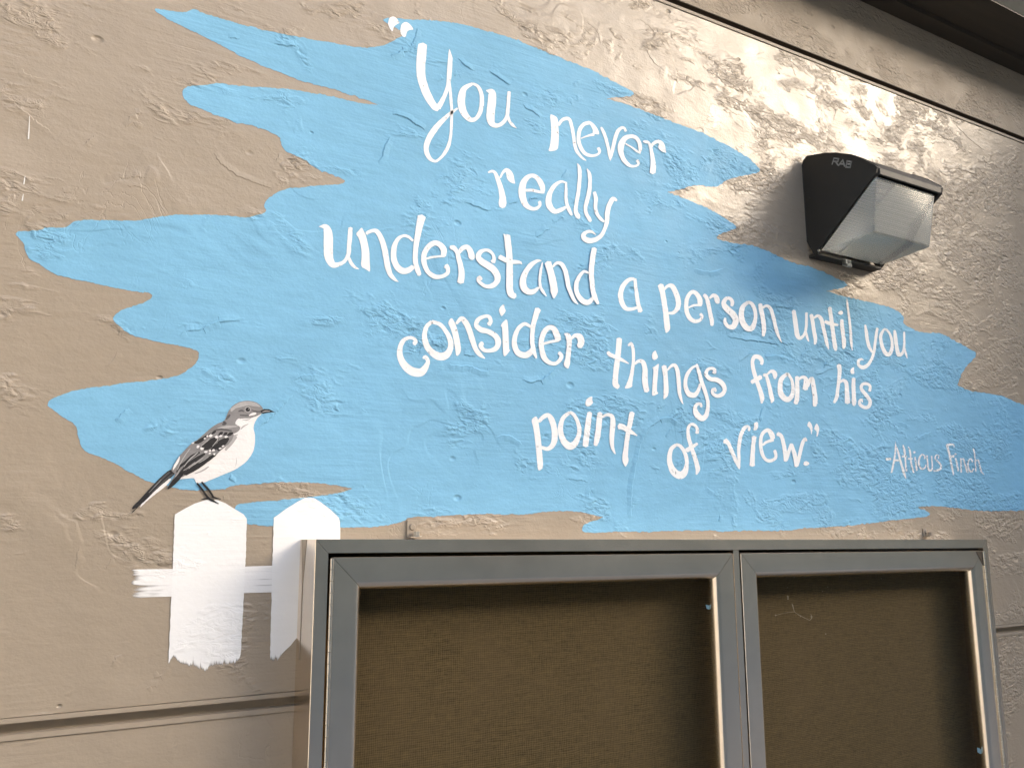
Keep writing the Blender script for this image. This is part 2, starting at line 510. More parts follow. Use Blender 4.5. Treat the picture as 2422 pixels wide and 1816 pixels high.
def plain(name, col, rough=0.5, var=0.1):
    return metal_mat(name, col, rough, (40, 40, 40), var, 0.0)
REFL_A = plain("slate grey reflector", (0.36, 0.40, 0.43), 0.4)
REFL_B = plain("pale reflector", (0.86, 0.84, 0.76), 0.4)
TAPE = plain("pale blue tape", (0.36, 0.60, 0.72), 0.6)
WEB = plain("dusty cobweb", (0.26, 0.215, 0.15), 0.9)
DRIP = plain("white paint drip", (0.78, 0.77, 0.74), 0.4, 0.04)

def ground_mat():
    m, nt, bsdf, out = new_mat("weathered grey paving")
    geo = N(nt, "ShaderNodeNewGeometry")
    n = noise_(nt, geo.outputs["Position"], 2.0, 6.0, 0.65)
    n2 = noise_(nt, geo.outputs["Position"], 60.0, 3.0, 0.6)
    f = math_(nt, 'ADD', math_(nt, 'MULTIPLY', n, 0.6), math_(nt, 'MULTIPLY', n2, 0.4))
    nt.links.new(mix_col(nt, f, (0.13, 0.125, 0.12, 1), (0.20, 0.195, 0.185, 1)), bsdf.inputs["Base Color"])
    bsdf.inputs["Roughness"].default_value = 0.85
    return m

# ------------------------------------------------------------------ ground
mb = MB()
mb.quad((-400, -400, 0), (400, -400, 0), (400, 400, 0), (-400, 400, 0))
g = mb.build("ground", ground_mat())
g["kind"] = "structure"

# ------------------------------------------------------------------ trowel ridges (real relief on the wall and on the blue coat)
LT = np.array([0.9, 0.42]); LT /= np.linalg.norm(LT)
RIDGES = [
 (TA, 'd', "700,75 770,72 800,40 840,90 930,150", 1.0), (TA, 'd', "575,135 480,145 440,220 410,320 375,390", 1.0),
 (TA, 'd', "140,490 240,445 300,425 365,430", 1.6), (TA, 'd', "880,490 950,560 1030,620 1100,635", 0.9),
 (TA, 'd', "1215,625 1330,710 1420,765 1475,805", 1.6), (TA, 'd', "160,1100 300,1135 430,1215 540,1290", 1.6),
 (TA, 'd', "170,1330 110,1440 50,1600 0,1640", 1.0), (TA, 'd', "1600,980 1640,1050 1720,1090 1800,1160", 1.0),
 (TA, 'b', "620,760 700,730 840,680 980,655", 0.7), (TC, 'd', "-200,690 0,770 100,815 200,800", 1.0),
 (TC, 'd', "380,720 550,715 700,670 880,635 960,590", 1.6), (TC, 'd', "1070,410 1130,340 1180,260", 0.8),
 (TC, 'b', "980,1010 1060,930 1180,890", 0.8), (TC, 'b', "700,1180 800,1150 870,1085 980,1040", 0.8),
 (TH, 'd', "320,640 360,500 400,475 520,490 640,525 760,570 900,610 1040,640", 1.0),
 (TH, 'b', "620,690 740,715 880,720 960,755 1080,780 1130,720", 1.0),
 (TH, 'd', "1430,855 1520,885 1620,880 1720,830 1800,760 1850,700", 1.3),
 (TH, 'b', "1150,1495 1280,1475 1400,1530 1460,1580", 1.0),
 (TK, 'b', "1400,1650 1390,1500 1405,1200 1440,1000 1490,800 1530,640 1600,500 1700,390 1800,330 1900,315 1990,370 2080,420 2200,415", 1.3),
 (TK, 'b', "840,1400 845,1290 960,1230", 0.8), (TK, 'd', "520,1110 640,1130 760,1130 850,1170", 0.9),
 (TK, 'd', "1840,600 1890,500 1960,420", 0.8), (TF, 'd', "1340,970 1480,1010 1650,1030 1800,1050 1980,1080 2120,1075", 1.4),
 (TF, 'd', "1880,630 2020,635 2150,660", 1.6), (TF, 'b', "1480,1300 1560,1230 1640,1185 1700,1190 1830,1220 2000,1220 2080,1300", 1.6),
 (TF, 'd', "540,1415 640,1390 740,1370 870,1310", 1.2), (TF, 'b', "940,170 1060,210 1200,215 1350,170", 0.9),
 (TG, 'd', "330,1180 420,1130 520,1080 620,1050 700,1020", 1.2), (TG, 'd', "460,1080 530,970 620,905", 1.0),
 (TG, 'd', "650,840 760,845 850,890 930,920", 1.6), (TG, 'd', "160,920 240,850 310,820", 1.0),
 (TG, 'b', "380,1175 450,1200 520,1250", 1.0), (TG, 'd', "980,960 1060,905 1150,850", 1.0),
 (TG, 'b', "1170,1020 1260,1025 1310,1060", 0.8), (TG, 'b', "1700,385 1850,305 1960,360 2150,450", 1.0),
 (TJ, 'b', "1980,970 2080,1005 2190,1050", 0.9), (TJ, 'd', "120,935 190,930 240,800 240,740", 1.0),
 (TM, 'd', "0,300 130,295 260,270 300,240", 1.0), (TM, 'b', "100,970 220,880 340,895 420,830 470,770", 1.0),
 (TM, 'd', "1180,680 1330,600", 0.8), (TM, 'b', "690,125 850,55 1000,10", 0.7),
 (TL, 'd', "750,1610 770,1430 800,1280", 1.0), (TL, 'b', "600,930 660,1000 740,1025", 0.9),
 (Q4, 'd', "1160,540 1210,510 1320,490 1450,440 1580,440", 1.0), (Q4, 'b', "1670,1150 1800,1040 1920,915", 0.9),
 (TBIRD, 'd', "1380,1400 1400,1310 1460,1250 1470,1190 1440,1130 1490,1060", 1.0),
 (Q4, 'b', "1900,840 1980,800 2100,800", 0.8), (Q4, 'd', "740,1100 790,1060 850,1000", 0.9), (Q4, 'd', "690,740 740,700 765,640", 0.9),
 (Q1, 'd', "1400,1000 1450,1070 1560,1150 1740,1220 1850,1250", 1.6), (Q1, 'd', "540,950 580,920 620,890", 1.0),
 (Q1, 'd', "830,800 870,750 930,740", 1.6), (Q1, 'b', "820,835 880,800 940,815", 1.4), (Q1, 'd', "1780,285 1860,300 1950,300 2000,270", 1.0),
 (Q1, 'd', "1480,240 1580,255", 0.8), (Q1, 'b', "20,610 110,690 190,760 340,870", 0.9), (Q1, 'b', "140,450 180,490 300,525", 1.0),
 (Q1, 'd', "350,1300 410,1260 480,1255", 0.9), (Q1, 'd', "780,1165 870,1155 960,1160", 0.8), (Q1, 'd', "820,1215 900,1220 960,1235", 0.8),
 (Q1, 'd', "1800,1060 1830,1010 1860,980", 1.0),
 (Q2, 'd', "1600,130 1690,200 1720,300", 0.8), (Q2, 'd', "1970,120 2040,180 2070,230 2020,320 2060,400 2130,460", 1.0),
 (Q2, 'd', "1520,555 1600,520", 0.9), 
 (Q3, 'd', "700,360 740,430 760,490", 1.0), (Q3, 'd', "1160,570 1190,700", 1.0), (Q3, 'd', "1740,760 1860,880 1960,960", 1.6),
 (Q3, 'd', "1720,1070 1800,1075 1920,1115", 1.6), (Q3, 'd', "350,545 440,530 480,480", 1.0), (Q3, 'd', "940,600 1010,690 1000,770", 0.9),
 (Q7, 'd', "980,1085 1030,1060 1080,1020", 1.6), (Q7, 'd', "700,1010 740,960 775,935", 1.6), (Q7, 'd', "1340,1440 1420,1405 1470,1410", 1.0),
 (Q7, 'd', "340,1590 400,1540 490,1520", 1.0), (Q7, 'd', "920,1160 960,1130 1000,1140", 1.0), (Q7, 'd', "480,400 490,340 500,250", 1.0),
 (Q7, 'd', "680,390 710,330 740,320", 1.0), (Q7, 'd', "330,1300 360,1260", 0.9), (Q7, 'b', "1500,1130 1600,1090 1750,1130", 0.7),
]

def inside(pt, poly):
    x, y = pt; r = False
    for i in range(len(poly)):
        x1, y1 = poly[i]; x2, y2 = poly[i - 1]
        if (y1 > y) != (y2 > y) and x < (x2 - x1) * (y - y1) / (y2 - y1) + x1:
            r = not r
    return r

OUT = """369,22 395,26 437,30 459,23 485,33 513,42 593,65 687,85 745,96 800,107 854,114 880,114 908,109 941,92 955,80 930,62 908,46 963,47
1046,52 1089,58 1154,76 1216,94 1288,125 1342,145 1397,166 1451,195 1496,219 1483,228 1444,231 1437,236 1487,250 1559,277 1600,293
1663,318 1726,349 1767,373 1796,401 1778,411 1723,424 1693,441 1650,437 1612,446 1578,454 1605,466 1642,480 1680,497 1711,515 1739,535 1730,543
1698,556 1702,569 1756,580 1808,591 1856,617 1916,633 1957,648 2001,671 1990,680 1953,687 1972,696 2046,713 2109,728 2135,749 2139,767 2180,786
2224,791 2261,808 2299,829 2307,842 2284,866 2264,905 2270,915 2299,925 2365,936 2422,959 2475,985 2500,1010 2490,1100 2475,1200
2422,1205 2343,1207 2285,1203 2250,1199 2210,1196 2180,1196 2171,1201 2194,1211 2199,1216 2188,1221 2156,1225 2083,1232 1990,1243 1916,1248 1823,1254
1711,1254 1620,1254 1524,1256 1394,1258 1378,1247 1394,1235 1428,1223 1394,1214 1350,1207 1301,1208 1246,1215 1201,1216 1134,1214 1023,1220 971,1222
955,1230 930,1237 897,1244 837,1246 800,1246 720,1246 646,1243 594,1240 565,1225 556,1207 564,1194 586,1190 651,1184 778,1171 834,1156 800,1146
740,1141 680,1139 600,1143 546,1148 535,1153 470,1159 416,1153 362,1139 318,1121 253,1086 203,1066 188,1038 181,1009 159,992 130,972 114,956
130,940 203,920 289,909 362,900 420,889 459,864 472,840 463,826 427,817 347,802 300,784 278,766 269,752 289,734 347,714 361,698 345,691
315,688 235,672 155,654 116,640 90,622 65,603 56,575 40,552 72,548 116,541 155,539 181,524 231,521 297,523 347,521 383,512 452,508
542,512 586,515 629,501 626,484 647,463 680,447 738,442 800,437 816,428 800,418 741,394 727,380 680,358 665,333 660,322 615,302 561,289
499,266 445,242 434,224 441,209 481,203 517,199 564,204 687,213 800,233 836,242 894,249 872,237 800,214 723,193 669,174 579,137 535,112
445,69 398,45 373,30"""
outline_ctrl = nums(OUT, 2)
outline = [tuple(p) for p in catmull(outline_ctrl, closed=True, step=3.0)]
nO = len(outline)
jit = wob(nO, 0.9, 0.7) + wob(nO, 0.8, 0.12)
blue_out = []
for i, p in enumerate(outline):
    a = np.array(outline[i - 2]); b = np.array(outline[(i + 2) % nO])
    t = b - a; t /= (np.linalg.norm(t) + 1e-9)
    blue_out.append((p[0] - t[1] * jit[i], p[1] + t[0] * jit[i]))

Y_BLUE, Y_WHITE = -0.0004, -0.0008

def ridge(mb, pts, kind, k, base, m=0, hmax=0.0007, mask=False):
    P = catmull(pts, step=5.0)
    pts3 = [at(p[0], p[1], 0.0) for p in P]
    n = len(pts3)
    rows = []
    wv = wob(n, 0.0016, 0.8)
    hv = wob(n, 0.35, 0.7)
    for i in range(n):
        t = pts3[min(n - 1, i + 1)] - pts3[max(0, i - 1)]
        t2 = np.array([t.x, t.z]); t2 /= (np.linalg.norm(t2) + 1e-9)
        nr = np.array([-t2[1], t2[0]])
        toward = nr @ LT
        if (toward < 0) == (kind == 'b'):
            nr = -nr
        e = min(1.0, min(i, n - 1 - i) / max(1.0, 0.22 * n))
        h = min(hmax, (0.0016 if mask else 0.00105) * k * (0.25 + 0.75 * e) * (1 + hv[i]))
        c = np.array([pts3[i].x, pts3[i].z]) + nr * wv[i]
        q = [c + nr * 0.0026, c, c - nr * 0.005, c - nr * 0.012]
        hh = (-0.0003, h, h * 0.6, -0.0003)
        rows.append([mb.vert((q[j][0], base - hh[j], q[j][1])) for j in range(4)])
    for i in range(n - 1):
        for j in range(3):
            a, b, c_, d = rows[i][j], rows[i + 1][j], rows[i + 1][j + 1], rows[i][j + 1]
            if mask:
                px = [to_px(mb.v[q_]) for q_ in (a, b, c_, d)]
                if any(LETTER_MASK[min(1829, max(0, int(v_))), min(2439, max(0, int(u_)))] for u_, v_ in px):
                    continue
            nn = (mb.v[b] - mb.v[a]).cross(mb.v[d] - mb.v[a])
            mb.face((a, b, c_, d) if nn.y < 0 else (d, c_, b, a), m)

# ------------------------------------------------------------------ wall
XL, XR = -2.2 * D, 6.0 * D
def zz(k):
    return EYE + k * D
wall = MB()
wall.box((XL, 0, 0), (XR, 0.2, zz(-0.1915)))
wall.box((XL, 0, zz(-0.1700)), (XR, 0.2, zz(0.8722)))
wall.box((XL, 0, zz(0.8905)), (XR, 0.2, zz(1.30)), 1)
wall.box((XL, 0.024, zz(-0.1915)), (XR, 0.2, zz(-0.1700)))
wall.box((XL, 0.024, zz(0.8722)), (XR, 0.2, zz(0.8905)))
blue_r = []
for T, kind, s, k in RIDGES:
    pts = [tuple(p) for p in catmull([T.p(q) for q in nums(s, 2)], step=4.0)]
    run, state = [], None
    for p in pts + [None]:
        st = None
        if p is not None:
            near = [inside((p[0] + dx, p[1] + dy), outline) for dx, dy in ((0, 0), (15, 0), (-15, 0), (0, 15), (0, -15))]
            zrel = (at(p[0], p[1]).z - EYE) / D
            if all(near):
                st = True
            elif not any(near) and not (-0.21 < zrel < -0.155 or 0.855 < zrel < 0.905):
                st = False
        if st != state:
            if len(run) > 3 and state is not None:
                if state:
                    blue_r.append((run[1:-1] if len(run) > 6 else run, kind, k))
                else:
                    ridge(wall, run, kind, k * 0.6, 0.0)
            run, state = [], st
        if p is not None:
            run.append(p)
wall_o = wall.build("building_wall", [TAN, TAN_DULL])
tag(wall_o, "tan painted trowelled stucco building wall that carries the blue mural", "wall")

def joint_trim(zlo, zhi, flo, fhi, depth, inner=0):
    mb = MB()
    y0 = -0.0022
    mb.box((XL, y0, zz(zlo - flo)), (XR, 0.02, zz(zlo)))
    mb.box((XL, y0, zz(zhi)), (XR, 0.02, zz(zhi + fhi)))
    yb = depth
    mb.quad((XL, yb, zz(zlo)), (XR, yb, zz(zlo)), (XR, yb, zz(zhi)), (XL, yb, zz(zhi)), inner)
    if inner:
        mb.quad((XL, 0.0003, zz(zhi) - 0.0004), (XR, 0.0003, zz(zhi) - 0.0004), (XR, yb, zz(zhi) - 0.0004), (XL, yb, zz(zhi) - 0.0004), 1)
    mb.quad((XL, y0, zz(zlo) + 0.0003), (XR, y0, zz(zlo) + 0.0003), (XR, yb, zz(zlo) + 0.0003), (XL, yb, zz(zlo) + 0.0003))
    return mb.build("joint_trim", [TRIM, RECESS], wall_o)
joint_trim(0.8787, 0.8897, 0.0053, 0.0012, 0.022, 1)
joint_trim(-0.1857, -0.1752, 0.0053, 0.0045, 0.015)

# unseen wings: right one inferred from the sheen's edge, left one added for reflections
for nm, xa, xb, yd, lab in (("unseen_wing", 3.60, 3.90, -1.0, "tan stucco wing standing forward beyond the right end of the mural wall"),
                            ("unseen_wing", -1.75, -1.45, -3.4, "unseen cream wing added beyond the left end of the mural wall to brighten reflections")):
    mb = MB()
    mb.box((xa, yd, 0), (xb, -0.003, 3.6))
    tag(mb.build(nm, TAN if xa > 0 else CREAM), lab, "building wing")
mb = MB()
mb.box((-24, -16, 0), (45, -11.0, 8.6))  # unseen block added to cut off low sun and darken the metal's reflections
for k in range(16):
    for zf in (1.0, 3.8, 6.4):
        mb.box((-22 + k * 4.0, -11.02, zf), (-20.2 + k * 4.0, -10.96, zf + 1.3), 1)
tag(mb.build("added_opposite_block", [EAVE_L, DARKGAP]), "unseen long grey block with dark windows, added opposite the mural wall to cut low sun and darken reflections", "building")

# ------------------------------------------------------------------ eave
eave = thing("roof_eave", "dark brown roof eave overhanging the top right of the tan wall", "eave", (2.4, -0.05, zz(1.05)))
mb = MB(); mb.box((XL, -0.036 * D, zz(1.050)), (XR, -0.001, zz(1.20))); mb.build("ledger_board", EAVE_D, eave)
mb = MB(); mb.box((XL, -0.124 * D, zz(1.060)), (XR, -0.0362 * D, zz(1.20))); mb.build("soffit_board", EAVE_D, eave)
mb = MB()
a = [(-0.1245, 1.062), (-0.34, 1.29), (-0.34, 1.33), (-0.1245, 1.10)]
i0 = [mb.vert((XL, q[0] * D, zz(q[1]))) for q in a]
i1 = [mb.vert((XR, q[0] * D, zz(q[1]))) for q in a]
for k in range(4):
    mb.face((i0[k], i0[(k + 1) % 4], i1[(k + 1) % 4], i1[k]))
mb.face(i0); mb.face(list(reversed(i1)))
mb.build("roof_deck", EAVE_L, eave)

# ------------------------------------------------------------------ blue painted ground of the mural
mb = MB()
mb.poly([at(p[0], p[1], Y_BLUE) for p in blue_out], 0)
ids_in, ids_out = [], []
wv = np.clip(2.2 + wob(nO, 1.6, 0.1) + wob(nO, 1.0, 0.5), 0.6, 6)
for i, p in enumerate(blue_out):
    a = np.array(blue_out[i - 2]); b = np.array(blue_out[(i + 2) % nO])
    t = b - a; t /= (np.linalg.norm(t) + 1e-9)
    q = (p[0] + t[1] * wv[i], p[1] - t[0] * wv[i])
    if inside(q, outline):
        q = (p[0] - t[1] * wv[i], p[1] + t[0] * wv[i])
    ids_in.append(mb.vert(at(p[0], p[1], Y_BLUE), 1.0))
    ids_out.append(mb.vert(at(q[0], q[1], Y_BLUE), 0.0))
for i in range(nO):
    j = (i + 1) % nO
    mb.face((ids_in[i], ids_in[j], ids_out[j], ids_out[i]), 1)
blue_mb = mb
BLUE_TAG = ( "large sky blue brush-stroke paint patch with ragged pointed edges on the tan wall", "mural")

# ------------------------------------------------------------------ lettering
def lettering(mb, T, spec, y0=Y_WHITE):
    """spec lines: 'S' brush stroke x,y,w ... | 'P' outline x,y ... | 'O' dot x,y,d"""
    k = 0
    for line in spec.strip().split("\n"):
        line = line.strip()
        if not line:
            continue
        kind, body = line[0], line[1:].strip()
        y = y0 - 0.00008 * k
        k += 1
        q = nums(body, 3)
        if kind == 'S':
            stroke(mb, [T.p(p) for p in q], y, jitter=0.35, step=3.0)
            for p in catmull([T.p(p) for p in q], step=3.0):
                mark_disc(p[0], p[1], p[2] / 2 + 2.5)
        elif kind == 'P':
            P = catmull([T.p(p) for p in q], closed=True, step=400) if len(q) < 3 else [T.p(p) for p in q]
            us, vs_ = [p[0] for p in P], [p[1] for p in P]
            for uu in range(int(min(us)), int(max(us)) + 1, 3):
                for vv_ in range(int(min(vs_)), int(max(vs_)) + 1, 3):
                    if inside((uu, vv_), [(p[0], p[1]) for p in P]):
                        mark_disc(uu, vv_, 4)
            # round each outline a little
            C = []
            n = len(P)
            for i in range(n):
                a, b, c = (np.array(P[j % n][:2]) for j in (i - 1, i, i + 1))
                C += [b + (a - b) * 0.28, b * 0.8 + (a + c) * 0.1, b + (c - b) * 0.28]
            mb.poly([at(c[0], c[1], y) for c in C])
        elif kind == 'O':
            for p in q:
                u, v, w = T.p(p)
                mb.poly([at(u + math.cos(t) * w / 2 * random.uniform(.9, 1.6), v + math.sin(t) * w / 2 * 1.1, y) for t in np.linspace(0, 2 * math.pi, 14)[:-1]])

WORDS = {}
WORDS['mark_open'] = (TA, """
P 130,110 140,60 180,42 215,55 258,115 225,128 190,155 178,215 150,180 125,125
P 262,180 275,125 320,102 360,120 412,188 370,190 335,205 320,270 290,268 262,225""")
WORDS['You'] = (TA, """
S 507,350,95 495,450,102 485,600,98 495,720,92 535,850,88 590,960,80 640,1030,70 675,1045,64
S 672,1040,62 720,960,50 760,870,42 785,780,42 795,680,50 803,560,50 806,490,46 796,400,5
S 790,760,40 805,850,32 815,960,32 822,1060,30 820,1180,30 815,1300,30 800,1410,34 765,1500,40 710,1575,30 650,1620,28 595,1600,38 555,1540,52 545,1460,56 575,1370,62 640,1270,62 710,1190,52 790,1115,38 845,1075,28 885,1045,22
S 1050,775,28 960,830,60 930,920,82 930,1010,82 960,1100,72 1020,1165,52 1080,1160,42 1130,1090,46 1150,990,46 1145,890,42 1110,810,36 1055,775,26
S 1200,850,12 1255,870,75 1262,950,88 1250,1060,90 1245,1150,88 1265,1215,62 1320,1232,46 1380,1200,40 1425,1130,40 1435,1050,40 1442,950,38 1447,865,35
S 1430,1110,30 1450,1180,28 1490,1230,28 1530,1262,6""")
WORDS['never'] = (TB, """
P 112,165 165,185 215,215 222,300 232,420 228,550 215,640 90,658 115,590 132,450 132,330
S 225,310,40 270,250,42 330,225,46 375,245,42 400,330,44 420,430,44 435,540,44 460,640,42 510,710,36 555,755,26 592,775,6
P 670,420 765,440 745,370 700,305 640,258 605,262 650,320 680,380
S 520,487,14 600,455,24 690,432,40
S 630,280,50 560,300,50 510,360,50 490,440,50 490,520,50 515,600,50 560,670,46 620,705,40 690,710,32 745,690,30 765,650,36 745,612,44
S 785,342,28 815,400,40 850,500,42 875,600,40 895,700,38 905,775,10
S 905,770,14 925,680,38 950,560,48 975,460,48 1010,380,48 1060,345,36 1092,355,32 1106,392,32
S 1105,555,16 1180,600,22 1250,650,26 1298,682,10
S 1288,680,24 1295,610,48 1280,530,48 1230,470,48 1160,460,52 1090,490,68 1050,560,82 1040,640,74 1065,730,60 1110,800,54 1170,845,38 1240,845,28 1275,815,30 1257,772,42
S 1338,522,24 1370,530,42 1405,540,32 1430,590,38 1445,670,46 1460,760,58 1465,850,72 1457,935,74
S 1440,600,30 1470,550,42 1530,525,42 1568,550,62 1580,600,88 1612,650,42 1635,668,6""")
WORDS['really'] = (TC, """
S 138,322,24 180,305,36 220,320,42 250,380,54 285,470,62 310,560,70 325,650,86 325,730,100 320,775,70
S 295,390,24 330,320,36 375,290,52 410,330,82 430,390,92 460,440,52 486,465,10
S 630,555,36 720,555,36 800,575,36 870,592,16
S 850,590,46 845,510,72 800,420,66 730,365,52 660,380,58 600,450,78 580,550,92 590,650,88 625,740,72 690,790,52 760,795,42 815,750,38 806,702,40
S 1160,460,20 1090,440,32 1010,490,52 950,580,62 925,690,78 950,780,78 1010,830,62 1080,815,52 1150,775,34
S 1155,450,24 1155,560,38 1155,660,40 1170,750,46 1200,820,46 1230,880,30
S 1305,205,12 1330,270,46 1335,380,48 1325,500,48 1310,620,48 1290,730,48 1280,830,52 1310,890,58 1325,920,36
S 1430,275,10 1460,340,46 1468,450,48 1458,570,52 1430,690,52 1410,780,48 1420,860,46 1460,930,48 1475,962,30
S 1525,580,40 1545,660,52 1540,760,46 1555,850,44 1600,920,42 1652,965,30
S 1818,690,26 1770,668,56 1715,760,64 1695,860,62 1690,960,56 1660,1060,48 1620,1140,52 1550,1195,58 1470,1215,68 1400,1190,68 1380,1140,60 1430,1097,42 1490,1095,34 1548,1140,6""")
WORDS['understand'] = (TD, """
S 80,255,10 160,258,70 195,320,110 203,420,120 203,520,120 205,620,118 225,700,102 270,755,78 350,745,52 420,700,46 465,620,54 475,500,56 485,380,60 492,272,56
S 470,660,40 500,730,46 550,785,36 603,810,8
P 560,350 600,310 638,262 665,310 695,370 720,480 740,580 742,700 752,858 700,815 625,780 640,640 632,520 600,400
S 700,345,42 760,315,42 830,315,56 890,400,68 930,520,72 955,640,74 975,760,72 1010,870,62 1070,945,40 1122,976,6
S 1310,440,28 1250,390,36 1190,375,36 1120,410,48 1070,500,64 1055,600,72 1065,700,78 1110,790,82 1180,835,82 1250,825,72 1310,780,62
S 1423,122,108 1395,250,87 1370,380,76 1350,500,68 1340,620,64 1345,730,62 1370,820,64 1395,888,52
S 1480,675,24 1560,655,30 1640,645,30 1720,640,36
S 1708,640,66 1712,560,82 1660,490,68 1590,470,68 1520,510,68 1465,590,66 1450,680,68 1470,780,64 1520,860,58 1600,910,60 1690,905,50 1760,865,50 1765,800,58 1737,766,64
S 1800,532,56 1840,530,62 1885,590,52 1910,680,62 1935,780,68 1945,880,80 1932,985,88
S 1910,600,40 1950,545,58 2010,520,62 2055,570,74 2080,650,82 2090,678,56
S 2353,717,70 2368,682,46 2358,622,40 2308,572,40 2248,562,40 2188,592,60 2163,652,72 2208,712,82 2288,762,87 2368,822,87 2413,902,82 2408,972,72 2348,1027,62 2268,1037,48 2202,1002,46 2163,952,46 2183,922,60 2206,948,34
S 2540,372,82 2553,482,82 2566,602,82 2573,722,82 2573,842,86 2573,962,86 2573,1072,88 2598,1142,82 2648,1167,66
P 2488,340 2500,385 2570,395
S 2440,650,60 2498,682,58 2578,712,52 2658,717,52 2718,727,30 2738,748,6
S 2988,702,12 2938,702,36 2858,752,62 2788,842,68 2748,952,82 2758,1052,88 2818,1107,78 2888,1102,62 2958,1052,28
S 3003,722,12 2983,822,32 2968,942,36 2978,1042,36 3018,1112,36 3055,1163,16
S 3073,725,92 3103,822,86 3128,922,92 3148,1022,92 3158,1112,92 3150,1190,16
S 3138,782,24 3188,732,38 3248,742,52 3298,822,56 3323,922,58 3343,1032,56 3378,1132,52 3423,1222,40 3470,1268,10
S 3608,862,24 3548,842,36 3488,902,46 3448,1002,56 3448,1102,60 3488,1182,66 3558,1242,70 3618,1237,62 3668,1182,40
S 3683,540,68 3663,642,68 3648,762,68 3643,882,66 3653,992,64 3663,1092,64 3688,1172,62 3730,1264,34""".replace("@", ""))
WORDS['a'] = (TF, """
S 252,300,30 190,310,46 120,380,56 90,480,60 105,580,60 150,650,48 220,660,38 290,640,32
S 260,300,38 270,400,40 285,510,46 300,600,46 326,688,56""")
WORDS['person'] = (TF, """
S 565,372,68 590,470,62 610,590,62 628,710,64 640,820,70 645,895,64 632,938,16
S 605,430,24 650,385,38 700,385,56 745,460,60 775,560,60 770,640,56 720,700,42 655,705,26
S 900,640,20 960,615,26 1050,610,30
S 1035,605,56 1030,540,60 990,475,48 940,455,46 890,510,48 870,600,50 880,700,52 920,775,52 980,805,46 1040,785,36 1060,740,34 1037,718,34
S 1080,490,38 1110,520,46 1135,610,48 1155,710,48 1175,800,48 1176,852,38
S 1150,530,24 1190,495,42 1225,515,58 1240,560,62 1246,590,36
S 1410,620,34 1420,580,46 1395,535,42 1345,535,46 1315,590,56 1350,650,68 1420,715,74 1460,790,72 1430,865,64 1370,865,46 1330,810,42 1336,765,28
S 1605,577,38 1545,630,56 1525,720,64 1545,820,68 1600,890,68 1655,880,62 1690,790,46 1690,690,42 1655,600,42 1608,577,38
S 1750,600,50 1765,690,52 1785,790,52 1795,890,52 1786,978,36
S 1780,640,30 1830,620,36 1875,660,42 1905,750,42 1930,860,42 1960,960,36 2006,1057,6""")
WORDS['until'] = (TG, """
S 95,302,50 110,400,58 125,510,58 140,610,62 170,662,46 215,640,36 250,570,36 262,470,36 262,330,34
S 255,580,28 275,660,32 295,705,14
S 325,357,50 345,460,50 360,570,50 380,670,48 372,742,26
S 360,400,24 410,370,38 455,410,48 480,510,48 510,640,46 535,750,38 556,807,10
S 565,262,50 580,360,52 595,470,54 610,590,52 625,700,54 640,790,52 650,825,20
S 505,445,40 580,475,46 675,490,28
O 712,330,50
S 725,422,40 730,520,50 745,630,50 755,740,52 746,795,30
S 790,140,5 798,220,24 815,350,28 832,480,32 842,600,34 848,720,34 863,822,12""")
WORDS['you'] = (TG, """
S 1030,490,20 1045,580,42 1060,690,44 1090,790,40 1130,850,24
S 1190,532,34 1175,620,38 1160,730,36 1145,840,36 1120,920,36 1075,1000,42 1010,1045,52 950,1020,42 940,960,36 985,935,26 1012,946,8
S 1275,545,28 1235,630,42 1245,740,46 1285,840,52 1335,880,52 1375,820,46 1382,720,38 1355,610,32 1310,552,28 1278,545,28
S 1415,562,34 1425,650,48 1440,760,48 1470,880,52 1520,850,36 1540,760,30 1540,582,24
S 1545,800,24 1565,870,26 1583,927,10""")
WORDS['consider'] = (TH, """
S 270,475,46 295,450,38 265,415,34 210,410,36 150,450,48 118,540,58 130,640,68 190,730,86 270,780,92 350,785,86 405,720,60 425,660,42 395,620,44 370,632,18
S 465,235,40 410,290,46 388,390,54 410,490,64 460,560,68 540,610,84 620,600,78 670,520,60 665,430,54 615,330,46 550,260,42 468,235,40
P 640,245 680,185 715,235 740,300 770,420 790,560 735,622 720,520 700,400 670,300
S 735,255,30 790,200,48 840,250,62 880,340,60 915,450,58 950,540,52 1000,600,40 1046,632,10
S 1087,265,50 1110,230,42 1090,180,38 1040,177,36 975,210,46 950,270,48 1000,320,58 1090,345,54 1160,390,58 1190,450,62 1170,520,56 1100,550,42 1030,540,42 1000,490,48 1022,466,46
P 1198,100 1225,60 1258,40 1258,85 1276,115 1250,155 1225,180 1205,135
P 1215,285 1235,245 1288,198 1300,300 1305,440 1310,545 1326,540 1270,612 1245,602 1240,480 1235,340 1232,288
S 1545,290,30 1480,257,38 1410,310,46 1370,410,52 1370,500,58 1410,575,64 1480,600,66 1540,570,62 1580,510,42
S 1625,97,66 1600,170,58 1575,260,52 1562,380,48 1565,490,46 1585,570,42 1606,632,20
S 1680,475,28 1750,455,28 1850,440,28
S 1846,438,60 1830,380,68 1795,310,58 1740,300,50 1690,350,56 1660,440,56 1665,530,54 1690,620,58 1740,675,46 1810,690,38 1865,650,42 1880,600,42 1852,572,36
S 1912,365,14 1950,385,58 1965,450,56 1960,540,52 1950,630,54 1940,700,66 1950,742,14
S 1985,420,24 2030,385,42 2080,400,68 2095,460,72 2072,508,56""")
